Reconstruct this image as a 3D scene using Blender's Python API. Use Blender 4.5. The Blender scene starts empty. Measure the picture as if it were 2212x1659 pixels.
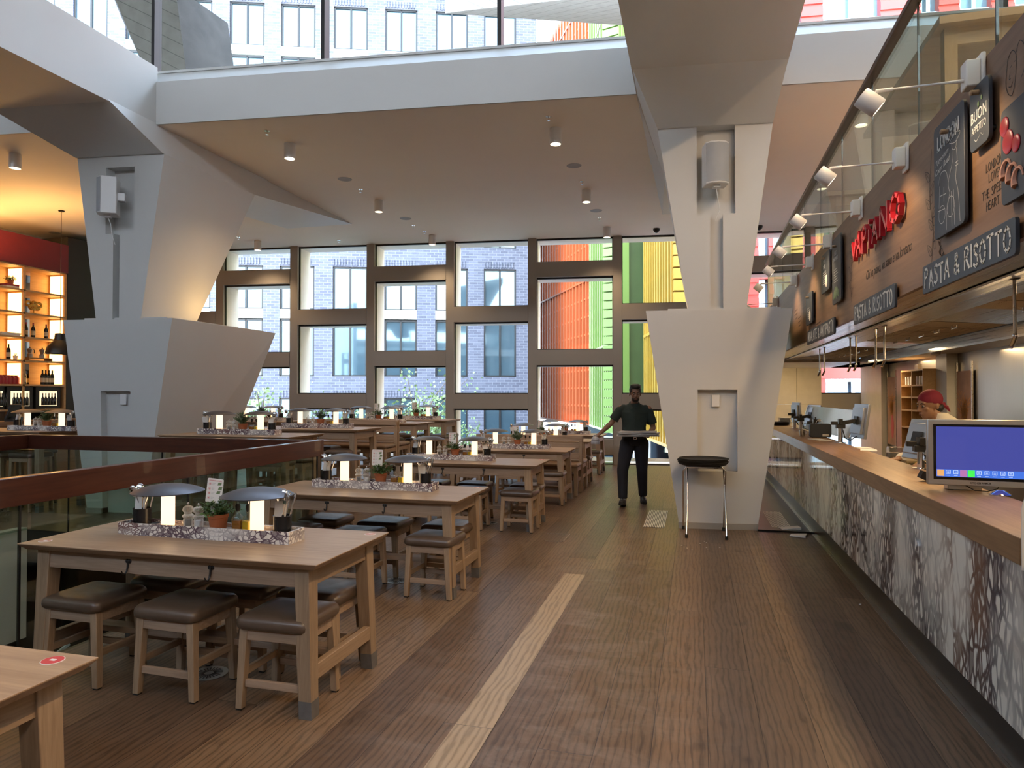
SKY=9.0; EXPO=0.5; LAMP=1.3; KL=0.85
import bpy, bmesh, math, random
from mathutils import Vector as V, Matrix, Euler
random.seed(7)
S=bpy.context.scene; COL=S.collection
R=math.radians
# ---------------------------------------------------------------- camera model (eye 1.57 m above the boards)
FPX=1469.4; PIT=R(.853); AZ=R(15.03); EYE=V((0,0,1.57))
def ray(px,py):
    a=(px-1106)/FPX; b=-(py-829.5)/FPX
    up=b*math.cos(PIT)+math.sin(PIT); fw=math.cos(PIT)-b*math.sin(PIT)
    c,s=math.cos(AZ),math.sin(AZ)
    return V((a*c-fw*s,a*s+fw*c,up))
def atp(px,py,p0,n):
    r=ray(px,py); n=V(n); return EYE+r*((V(p0)-EYE).dot(n)/r.dot(n))
def atz(px,py,z): return atp(px,py,(0,0,z),(0,0,1))
def aty(px,py,y): return atp(px,py,(0,y,0),(0,1,0))
def atx(px,py,x): return atp(px,py,(x,0,0),(1,0,0))
# ---------------------------------------------------------------- mesh builder
class MB:
    def __init__(s): s.v=[]; s.f=[]; s.mi=[]; s.cur=0; s.M=Matrix()
    def add(s,vs,fs):
        o=len(s.v); s.v+=[tuple(s.M@V(v)) for v in vs]
        for f in fs: s.f.append([i+o for i in f]); s.mi.append(s.cur)
        return s
    def box(s,x0,x1,y0,y1,z0,z1):
        return s.add([(x0,y0,z0),(x1,y0,z0),(x1,y1,z0),(x0,y1,z0),(x0,y0,z1),(x1,y0,z1),(x1,y1,z1),(x0,y1,z1)],
            [(3,2,1,0),(4,5,6,7),(0,1,5,4),(1,2,6,5),(2,3,7,6),(3,0,4,7)])
    def hexa(s,b,t):   # b: 4 bottom corners ccw, t: 4 top corners
        return s.add(list(b)+list(t),[(3,2,1,0),(4,5,6,7),(0,1,5,4),(1,2,6,5),(2,3,7,6),(3,0,4,7)])
    def prism(s,poly,z0,z1):
        n=len(poly)
        return s.add([(x,y,z0) for x,y in poly]+[(x,y,z1) for x,y in poly],
            [list(range(n))[::-1],list(range(n,2*n))]+[(i,(i+1)%n,n+(i+1)%n,n+i) for i in range(n)])
    def bar(s,a,b,w,h=None,w2=None,h2=None,up=(0,0,1)):
        a,b=V(a),V(b); h=h or w; w2=w2 or w; h2=h2 or h; d=(b-a).normalized(); u=V(up)
        if abs(d.dot(u))>.98: u=V((0,1,0))
        x=d.cross(u).normalized(); y=x.cross(d)
        q=lambda p,w,h:[p-x*w/2-y*h/2,p+x*w/2-y*h/2,p+x*w/2+y*h/2,p-x*w/2+y*h/2]
        return s.add(q(a,w,h)+q(b,w2,h2),[(0,1,2,3),(7,6,5,4),(1,0,4,5),(2,1,5,6),(3,2,6,7),(0,3,7,4)])
    def tube(s,pts,r,n=8,cap=True):
        pts=[V(p) for p in pts]; rs=r if isinstance(r,(list,tuple)) else [r]*len(pts)
        vs=[];fs=[]; ref=None
        for i,p in enumerate(pts):
            d=(pts[min(i+1,len(pts)-1)]-pts[max(i-1,0)])
            d=d.normalized() if d.length>1e-9 else V((0,0,1))
            if ref is None: ref=V((0,0,1)) if abs(d.z)<.9 else V((0,1,0))
            x=d.cross(ref).normalized(); y=x.cross(d).normalized(); ref=y
            for k in range(n):
                t=2*math.pi*k/n; vs.append(p+x*math.cos(t)*rs[i]+y*math.sin(t)*rs[i])
        for i in range(len(pts)-1):
            for k in range(n): fs.append((i*n+k,i*n+(k+1)%n,(i+1)*n+(k+1)%n,(i+1)*n+k))
        if cap: fs.append(tuple(range(n))[::-1]); fs.append(tuple(range((len(pts)-1)*n,len(pts)*n)))
        return s.add(vs,fs)
    def lathe(s,prof,c=(0,0,0),n=24,sq=0):  # prof [(r,z)], closed with caps when r>0 at the ends
        vs=[];fs=[]; c=V(c); m=len(prof)
        for r,z in prof:
            for k in range(n):
                t=2*math.pi*k/n; vs.append((c.x+r*math.cos(t),c.y+r*math.sin(t),c.z+z))
        for i in range(m-1):
            for k in range(n): fs.append((i*n+k,i*n+(k+1)%n,(i+1)*n+(k+1)%n,(i+1)*n+k))
        if prof[0][0]>1e-5: fs.append(tuple(range(n))[::-1])
        if prof[-1][0]>1e-5: fs.append(tuple(range((m-1)*n,m*n)))
        return s.add(vs,fs)
    def ell(s,c,r,n=16,m=10,rot=None):
        c=V(c); vs=[];fs=[]; q=rot.to_matrix() if rot else Matrix.Identity(3)
        for j in range(m+1):
            t=math.pi*j/m
            for k in range(n):
                u=2*math.pi*k/n; vs.append(c+q@V((r[0]*math.sin(t)*math.cos(u),r[1]*math.sin(t)*math.sin(u),-r[2]*math.cos(t))))
        for j in range(m):
            for k in range(n): fs.append((j*n+k,j*n+(k+1)%n,(j+1)*n+(k+1)%n,(j+1)*n+k))
        return s.add(vs,fs)
    def loft(s,secs,n=20):  # secs: (x,y,z,rx,ry) horizontal ellipses
        vs=[];fs=[]
        for x,y,z,rx,ry in secs:
            for k in range(n):
                t=2*math.pi*k/n; vs.append((x+rx*math.cos(t),y+ry*math.sin(t),z))
        m=len(secs)
        for i in range(m-1):
            for k in range(n): fs.append((i*n+k,i*n+(k+1)%n,(i+1)*n+(k+1)%n,(i+1)*n+k))
        fs.append(tuple(range(n))[::-1]); fs.append(tuple(range((m-1)*n,m*n)))
        return s.add(vs,fs)
    def limb(s,pts,n=14):   # chain of (point, radius): spheres joined by cones
        for i,(p,r) in enumerate(pts):
            s.ell(p,(r,r,r),n,8)
            if i: s.tube([pts[i-1][0],p],[pts[i-1][1],r],n)
        return s
    def build(s,name,mat,parent=None,bevel=0,smooth=True,ang=38,seg=2,loc=None,rz=0):
        me=bpy.data.meshes.new(name); me.from_pydata(s.v,[],s.f)
        bm=bmesh.new(); bm.from_mesh(me); bmesh.ops.remove_doubles(bm,verts=bm.verts,dist=1e-6)
        bmesh.ops.recalc_face_normals(bm,faces=bm.faces)
        bm.to_mesh(me); bm.free()
        mats=mat if isinstance(mat,(list,tuple)) else [mat]
        for m in mats: me.materials.append(m)
        if len(mats)>1 and len(me.polygons)==len(s.mi):
            me.polygons.foreach_set('material_index',s.mi)
        if smooth:
            me.polygons.foreach_set('use_smooth',[True]*len(me.polygons)); me.set_sharp_from_angle(angle=R(ang))
        o=bpy.data.objects.new(name,me); COL.objects.link(o)
        if parent: o.parent=parent
        if loc is not None: o.location=loc
        o.rotation_euler.z=rz
        if bevel:
            b=o.modifiers.new('b','BEVEL'); b.width=bevel; b.segments=seg; b.limit_method='ANGLE'; b.angle_limit=R(40); b.harden_normals=False
        return o
def tag(o,label=None,cat=None,group=None,kind=None):
    if label: o['label']=label
    if cat: o['category']=cat
    if group: o['group']=group
    if kind: o['kind']=kind
    return o
def empty(name,loc=(0,0,0),rz=0,parent=None):
    o=bpy.data.objects.new(name,None); COL.objects.link(o); o.location=loc; o.rotation_euler.z=rz; o.empty_display_size=.1
    if parent: o.parent=parent
    return o
KIDS={}
def copy_tree(o,loc=None,rz=None,label=None,group=None,parent=None):
    c=o.copy(); COL.objects.link(c); c.parent=parent
    if loc is not None: c.location=loc
    if rz is not None: c.rotation_euler=(0,0,rz)
    if label: c['label']=label
    if group: c['group']=group
    for ch in list(o.children): copy_tree(ch,parent=c)
    return c
def bake(o):
    dg=bpy.context.evaluated_depsgraph_get(); ev=o.evaluated_get(dg)
    me=bpy.data.meshes.new_from_object(ev); o.modifiers.clear(); o.data=me; return o
def remesh(o,vox,sm=6,decim=None):
    m=o.modifiers.new('r','REMESH'); m.mode='VOXEL'; m.voxel_size=vox; m.use_smooth_shade=True
    m=o.modifiers.new('s','SMOOTH'); m.iterations=sm; m.factor=.5
    if decim: m=o.modifiers.new('d','DECIMATE'); m.ratio=decim
    mats=[x for x in o.data.materials]
    bake(o)
    if not o.data.materials:
        for x in mats: o.data.materials.append(x)
    o.data.polygons.foreach_set('use_smooth',[True]*len(o.data.polygons))
    return o
def text(name,body,mat,size,M,parent=None,extrude=.001,align='CENTER',sx=1,shear=0,off=0,spacing=1.0):
    cu=bpy.data.curves.new(name,'FONT'); cu.body=body; cu.size=size; cu.extrude=extrude; cu.align_x=align; cu.align_y='CENTER'
    cu.shear=shear; cu.offset=off; cu.space_character=spacing; cu.resolution_u=2
    o=bpy.data.objects.new(name,cu); COL.objects.link(o)
    dg=bpy.context.evaluated_depsgraph_get(); me=bpy.data.meshes.new_from_object(o.evaluated_get(dg))
    bpy.data.objects.remove(o); me.transform(M@Matrix.Diagonal((sx,1,1,1))); me.materials.clear(); me.materials.append(mat)
    o=bpy.data.objects.new(name,me); COL.objects.link(o); o.parent=parent; return o
# ---------------------------------------------------------------- hand-lettered stroke font (unit height, widths vary)
ST={'A':(.62,[[(0,0),(.31,1),(.62,0)],[(.1,.34),(.52,.34)]]),'P':(.52,[[(0,0),(.03,1)],[(.0,.96),(.35,1),(.5,.8),(.4,.58),(.03,.48)]]),
'S':(.5,[[(.48,.86),(.3,1),(.08,.88),(.1,.64),(.42,.42),(.46,.14),(.24,0),(0,.12)]]),'T':(.62,[[(0,.96),(.62,1)],[(.31,.98),(.3,0)]]),
'R':(.56,[[(0,0),(.03,1)],[(0,.97),(.34,1),(.48,.8),(.38,.58),(.03,.5)],[(.16,.52),(.56,0)]]),'I':(.12,[[(.06,0),(.06,1)]]),
'O':(.6,[[(.3,0),(.06,.18),(0,.5),(.08,.84),(.3,1),(.52,.84),(.6,.5),(.54,.18),(.3,0)]]),'N':(.58,[[(0,0),(.03,1),(.55,0),(.58,1)]]),
'L':(.46,[[(.02,1),(0,0),(.46,.04)]]),'E':(.46,[[(.46,1),(.02,.98),(0,0),(.46,.03)],[(.02,.52),(.38,.54)]]),'V':(.6,[[(0,1),(.28,0),(.6,1)]]),
'D':(.56,[[(0,0),(.02,1),(.36,.92),(.56,.5),(.38,.1),(0,0)]]),'G':(.6,[[(.56,.84),(.32,1),(.06,.8),(0,.45),(.1,.1),(.36,0),(.58,.12),(.58,.45),(.36,.46)]]),
'H':(.56,[[(0,0),(.02,1)],[(.56,0),(.56,1)],[(.01,.5),(.56,.53)]]),'U':(.56,[[(0,1),(.02,.25),(.25,0),(.5,.2),(.56,1)]]),'B':(.54,[[(0,0),(.03,1),(.36,.98),(.46,.76),(.34,.55),(.02,.52)],[(.34,.55),(.54,.3),(.4,.04),(0,0)]]),
'K':(.54,[[(0,0),(.02,1)],[(.5,1),(.02,.45)],[(.18,.56),(.54,0)]]),'C':(.56,[[(.55,.84),(.3,1),(.05,.78),(0,.4),(.12,.08),(.36,0),(.56,.14)]]),'M':(.72,[[(0,0),(.06,1),(.36,.3),(.66,1),(.72,0)]]),
'&':(.62,[[(.62,.02),(.14,.68),(.18,.94),(.36,.96),(.42,.76),(.06,.36),(.06,.08),(.3,0),(.6,.36)]]),'Z':(.52,[[(0,1),(.52,.98),(0,0),(.52,.02)]]),' ':(.32,[]),'.':(.08,[[(.03,0),(.05,.03)]]),'!':(.1,[])}
def strokes(body,h,w,M,mb,depth=.003,gap=.18,xs=1.0,jit=0.0,only=None):
    """ribbons along each stroke; M maps (x right, y up, z out) to the surface"""
    x=0; rnd=random.Random(hash(body)%99 if 0 else len(body)); tot=sum(ST[c][0]*xs+gap for c in body)-gap
    x=-tot/2
    for ci_,c in enumerate(body):
        adv,sts=ST[c]; jy=rnd.uniform(-jit,jit)
        for st in (sts if only is None or only[0]<=ci_<only[1] else []):
            pts=[V(((x+px*xs)*h,(py-.5+jy)*h,0)) for px,py in st]
            for i in range(len(pts)-1):
                a,b=pts[i],pts[i+1]; d=(b-a).normalized(); nn=V((-d.y,d.x,0))*w/2
                a2,b2=a-d*w*.3,b+d*w*.3
                q=[a2-nn,b2-nn,b2+nn,a2+nn]; q2=[p+V((0,0,depth)) for p in q]
                mb.add([M@p for p in q+q2],[(0,3,2,1),(4,5,6,7),(0,1,5,4),(1,2,6,5),(2,3,7,6),(3,0,4,7)])
        x+=adv*xs+gap
    return mb
# ---------------------------------------------------------------- materials
class N:
    def __init__(s,name):
        s.m=bpy.data.materials.new(name); s.m.use_nodes=True; s.t=s.m.node_tree; s.n=s.t.nodes; s.n.clear()
        s.out=s.n.new('ShaderNodeOutputMaterial')
    def a(s,typ,ins=None,**kw):
        nd=s.n.new('ShaderNode'+typ)
        for k,v in kw.items(): setattr(nd,k,v)
        for k,v in (ins or {}).items():
            if isinstance(v,tuple) and len(v)==2 and hasattr(v[0],'outputs'): s.t.links.new(v[0].outputs[v[1]],nd.inputs[k])
            elif hasattr(v,'outputs'): s.t.links.new(v.outputs[0],nd.inputs[k])
            elif v is not None: nd.inputs[k].default_value=v
        return nd
    def math(s,op,a,b=None,c=None,clamp=False):
        d={0:a}
        if b is not None: d[1]=b
        if c is not None: d[2]=c
        return s.a('Math',d,operation=op,use_clamp=clamp)
    def mix(s,f,a,b,bt='MIX'):
        nd=s.n.new('ShaderNodeMix'); nd.data_type='RGBA'; nd.blend_type=bt
        for i,v in ((0,f),(6,a),(7,b)):
            if isinstance(v,tuple) and len(v)==2 and hasattr(v[0],'outputs'): s.t.links.new(v[0].outputs[v[1]],nd.inputs[i])
            elif hasattr(v,'outputs'): s.t.links.new(v.outputs[2] if v.bl_idname=='ShaderNodeMix' else v.outputs[0],nd.inputs[i])
            else: nd.inputs[i].default_value=(tuple(v)+(1,))[:4] if isinstance(v,(tuple,list)) else v
        return nd
    def ramp(s,f,stops,interp='LINEAR'):
        nd=s.a('ValToRGB',{0:f}); cr=nd.color_ramp; cr.interpolation=interp
        while len(cr.elements)<len(stops): cr.elements.new(.5)
        for e,(p,c) in zip(cr.elements,stops): e.position=p; e.color=(tuple(c)+(1,))[:4] if isinstance(c,(tuple,list)) else (c,c,c,1)
        return nd
    def coord(s,scale=(1,1,1),rot=(0,0,0),loc=(0,0,0),src='Object'):
        tc=s.a('TexCoord'); return s.a('Mapping',{0:(tc,src),1:loc,2:rot,3:scale})
    def bsdf(s,col,rough=.5,metal=0,bump=None,bs=.3,bd=.01,**kw):
        p=s.n.new('ShaderNodeBsdfPrincipled')
        def put(k,v):
            if isinstance(v,tuple) and len(v)==2 and hasattr(v[0],'outputs'): s.t.links.new(v[0].outputs[v[1]],p.inputs[k])
            elif hasattr(v,'outputs'): s.t.links.new(v.outputs[2] if v.bl_idname=='ShaderNodeMix' else v.outputs[0],p.inputs[k])
            elif k in('Base Color','Emission Color','Specular Tint'): p.inputs[k].default_value=(tuple(v)+(1,))[:4]
            else: p.inputs[k].default_value=v
        put('Base Color',col); put('Roughness',rough); put('Metallic',metal)
        for k,v in kw.items(): put(k.replace('_',' '),v)
        if bump is not None:
            b=s.a('Bump',{'Strength':bs,'Distance':bd,'Height':bump}); s.t.links.new(b.outputs[0],p.inputs['Normal'])
        s.t.links.new(p.outputs[0],s.out.inputs[0]); s.p=p; return s.m
def plain(name,col,rough=.5,metal=0,var=.12,sc=6,bump=0,**kw):
    n=N(name); no=n.a('TexNoise',{'Vector':n.coord(),'Scale':sc,'Detail':3})
    c=n.mix((no,0),tuple(x*(1-var) for x in col),tuple(min(1,x*(1+var)) for x in col))
    return n.bsdf(c,rough,metal,bump=(no,0) if bump else None,bs=bump,**kw)
def wood(name,a,b,axis=0,rough=.5,scale=1,bump=.15,dark=None,wear=.0,coat=0):
    n=N(name); sc=[14,14,14]; sc[axis]=.9
    oi=n.a('ObjectInfo'); loc=n.a('CombineXYZ',{0:n.math('MULTIPLY',(oi,'Random'),17.),1:n.math('MULTIPLY',(oi,'Random'),9.),2:n.math('MULTIPLY',(oi,'Random'),5.)})
    tc=n.a('TexCoord'); ad=n.a('VectorMath',{0:(tc,'Object'),1:loc},operation='ADD')
    mp=n.a('Mapping',{0:ad,3:tuple(x*scale for x in sc)})
    no=n.a('TexNoise',{'Vector':mp,'Scale':1.6,'Detail':5,'Roughness':.6,'Distortion':1.2})
    mp2=n.a('Mapping',{0:ad,3:tuple(x*scale*5 for x in sc)}); n2=n.a('TexNoise',{'Vector':mp2,'Scale':2.,'Detail':3})
    f=n.math('ADD',n.math('MULTIPLY',(no,0),.75),n.math('MULTIPLY',(n2,0),.35))
    c=n.ramp(f,[(.36,a),(.52,tuple((x+y)/2 for x,y in zip(a,b))),(.68,b)])
    hv=n.math('ADD',n.math('MULTIPLY',(oi,'Random'),.22),.89); c=n.mix(1.,c,n.a('CombineXYZ',{0:hv,1:hv,2:hv}),'MULTIPLY')
    return n.bsdf(c,rough,0,bump=(n2,0),bs=bump,bd=.002,Coat_Weight=coat)
def marble(name,white,vein,brown,sc=(1,1,1),s=1,den=.5,rough=.12,thin=.06,dis=.22):
    n=N(name); mp=n.coord(scale=sc); oi=n.a('ObjectInfo')
    ad=n.a('VectorMath',{0:mp,1:n.a('CombineXYZ',{0:n.math('MULTIPLY',(oi,'Random'),31.),1:n.math('MULTIPLY',(oi,'Random'),13.)})},operation='ADD')
    di=n.a('TexNoise',{'Vector':ad,'Scale':3.*s,'Detail':4,'Roughness':.6})
    off=n.a('VectorMath',{0:(di,1),1:(.5,.5,.5)},operation='SUBTRACT'); of2=n.a('VectorMath',{0:off,'Scale':dis/s},operation='SCALE')
    pv=n.a('VectorMath',{0:ad,1:of2},operation='ADD')
    v1=n.a('TexVoronoi',{'Vector':pv,'Scale':5.*s},feature='DISTANCE_TO_EDGE'); v2=n.a('TexVoronoi',{'Vector':pv,'Scale':14.*s},feature='DISTANCE_TO_EDGE')
    ma=n.a('TexNoise',{'Vector':ad,'Scale':1.6*s,'Detail':2}); m1=n.ramp((ma,0),[(den-.12,0.),(den+.1,1.)])
    e1=n.ramp((v1,0),[(0.,1.),(thin*.45,.85),(thin,0.)]); e2=n.ramp((v2,0),[(0.,1.),(thin*1.2,.9),(thin*2.2,0.)])
    v3=n.a('TexVoronoi',{'Vector':pv,'Scale':14.*s}); v3s=n.a('SeparateColor',{0:(v3,1)}); dk=n.math('MULTIPLY',n.math('GREATER_THAN',(v3s,0),.80),.75); e2=n.math('MAXIMUM',e2,dk)
    e=n.math('MAXIMUM',n.math('MULTIPLY',e1,n.math('ADD',n.math('MULTIPLY',m1,.7),.3)),n.math('MULTIPLY',e2,m1))
    br=n.a('TexNoise',{'Vector':ad,'Scale':1.1*s,'Detail':1}); vc=n.mix(n.ramp((br,0),[(.5,0.),(.62,1.)]),vein,brown)
    c=n.mix(e,white,vc); return n.bsdf(c,rough,0,Specular_IOR_Level=.5)
def glassy(name,tint=(.93,.96,.95),ior=1.45,ref=1.0,rough=0.0,alpha=None):
    n=N(name); lw=n.a('LayerWeight',{0:.5}); f5=n.math('POWER',(lw,'Facing'),4.5); f=n.math('MULTIPLY',n.math('ADD',n.math('MULTIPLY',f5,.9),((ior-1)/(ior+1))**2),ref,clamp=True)
    t=n.a('BsdfTransparent',{'Color':tint+(1,)}); g=n.a('BsdfGlossy',{'Color':(1,1,1,1),'Roughness':rough})
    m=n.a('MixShader',{0:f,1:t,2:g}); n.t.links.new(m.outputs[0],n.out.inputs[0]); return n.m
def emis(name,col,st,grad=None):
    n=N(name); e=n.a('Emission',{'Color':tuple(col)+(1,),'Strength':st})
    if grad:
        tc=n.a('TexCoord'); sp=n.a('SeparateXYZ',{0:(tc,'Object')}); z0,z1,s0,s1,c1=grad
        mr=n.a('MapRange',{0:(sp,'Z'),1:z0,2:z1,3:s0,4:s1}); n.t.links.new(mr.outputs[0],e.inputs[1])
        m2=n.a('MapRange',{0:(sp,'Z'),1:z0,2:z1,3:0.,4:1.}); c=n.mix(m2,col,c1); n.t.links.new(c.outputs[2],e.inputs[0])
    n.t.links.new(e.outputs[0],n.out.inputs[0]); return n.m
def planks():
    n=N('oak_boards'); tc=n.a('TexCoord'); sp=n.a('SeparateXYZ',{0:(tc,'Object')})
    W=.243; row=n.math('FLOOR',n.math('DIVIDE',n.math('ADD',(sp,'X'),.678+W*40),W)); rr=n.a('TexWhiteNoise',{'W':row},noise_dimensions='1D')
    y2=n.math('ADD',(sp,'Y'),n.math('MULTIPLY',(rr,0),3.)); bl=n.math('DIVIDE',y2,3.4); bi=n.math('FLOOR',bl)
    idn=n.math('ADD',n.math('MULTIPLY',row,7.13),n.math('MULTIPLY',bi,3.71)); r2=n.a('TexWhiteNoise',{'W':idn},noise_dimensions='1D')
    fx=n.math('FRACT',n.math('DIVIDE',n.math('ADD',(sp,'X'),.678+W*40),W)); fy=n.math('FRACT',bl)
    ex=n.math('MINIMUM',fx,n.math('SUBTRACT',1.,fx)); ey=n.math('MULTIPLY',n.math('MINIMUM',fy,n.math('SUBTRACT',1.,fy)),3.4/W)
    gap=n.ramp(n.math('MINIMUM',ex,ey),[(0.,0.),(.012,1.)])
    # grain, shifted per board
    cv=n.a('CombineXYZ',{0:n.math('ADD',(sp,'X'),n.math('MULTIPLY',(r2,0),23.)),1:n.math('ADD',(sp,'Y'),n.math('MULTIPLY',(r2,0),57.)),2:0.})
    mp=n.a('Mapping',{0:cv,3:(1,.16,1)}); wa=n.a('TexWave',{'Vector':mp,'Scale':9.,'Distortion':9.,'Detail':3.,'Detail Scale':1.3,'Detail Roughness':.6},bands_direction='X')
    mpf=n.a('Mapping',{0:cv,3:(60,2.5,1)}); fi=n.a('TexNoise',{'Vector':mpf,'Scale':2.,'Detail':4})
    mpk=n.a('Mapping',{0:cv,3:(3,1.6,1)}); kn=n.a('TexNoise',{'Vector':mpk,'Scale':1.6,'Detail':3})
    tone=n.ramp((r2,0),[(0.,(.115,.072,.047)),(.35,(.14,.088,.056)),(.6,(.16,.102,.064)),(.85,(.18,.115,.07)),(1.,(.215,.14,.085))])
    g=n.ramp((wa,0),[(0.,.62),(.25,.95),(1.,1.1)]); c=n.mix(1.,tone,g,'MULTIPLY')
    g2=n.ramp((fi,0),[(.3,.8),(.7,1.15)]); c=n.mix(.8,c,g2,'MULTIPLY')
    k2=n.ramp((kn,0),[(.26,.45),(.36,1.)]); c=n.mix(.8,c,k2,'MULTIPLY')
    # the one pale narrow board
    px=n.math('MULTIPLY',n.math('GREATER_THAN',(sp,'X'),-1.106),n.math('LESS_THAN',(sp,'X'),-.921)); px=n.math('MULTIPLY',px,n.math('LESS_THAN',(sp,'Y'),5.9)); px=n.math('MULTIPLY',px,n.math('GREATER_THAN',(sp,'Y'),1.2))
    pale=n.mix(.75,(.36,.27,.18),n.ramp((wa,0),[(0.,.6),(.4,1.),(1.,1.15)]),'MULTIPLY'); c=n.mix(px,c,pale)
    c=n.mix(1.,c,n.mix(gap,(.12,.1,.09),(1,1,1)),'MULTIPLY')
    # scuffs: pale dusty wear in the aisle
    mps=n.a('Mapping',{0:(tc,'Object'),3:(1.3,2.6,1)}); sc=n.a('TexNoise',{'Vector':mps,'Scale':2.4,'Detail':9,'Roughness':.72,'Distortion':.6})
    ax=n.a('MapRange',{0:n.math('ABSOLUTE',n.math('ADD',(sp,'X'),.75)),1:.0,2:1.25,3:1.,4:0.}); sm=n.math('MULTIPLY',n.ramp((sc,0),[(.46,0.),(.72,1.)]),ax)
    c=n.mix(n.math('MULTIPLY',sm,.30),c,(.42,.38,.35))
    ro=n.math('ADD',.26,n.math('MULTIPLY',(sc,0),.22))
    b=n.math('ADD',n.math('MULTIPLY',gap,.6),n.math('MULTIPLY',(fi,0),.15))
    return n.bsdf(c,ro,0,bump=b,bs=.35,bd=.004,Specular_IOR_Level=.42)
def brickm(name,a,b,mortar,bw=.44,bh=.15):
    n=N(name); tc=n.a('TexCoord'); sp=n.a('SeparateXYZ',{0:(tc,'Object')}); cv=n.a('CombineXYZ',{0:(sp,'X'),1:(sp,'Z'),2:0.})
    br=n.a('TexBrick',{'Vector':cv,'Color1':a+(1,),'Color2':b+(1,),'Mortar':mortar+(1,),'Scale':1.,'Mortar Size':.014,'Mortar Smooth':.3,'Bias':0.,'Brick Width':bw,'Row Height':bh})
    return n.bsdf((br,0),.8,0)
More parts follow.
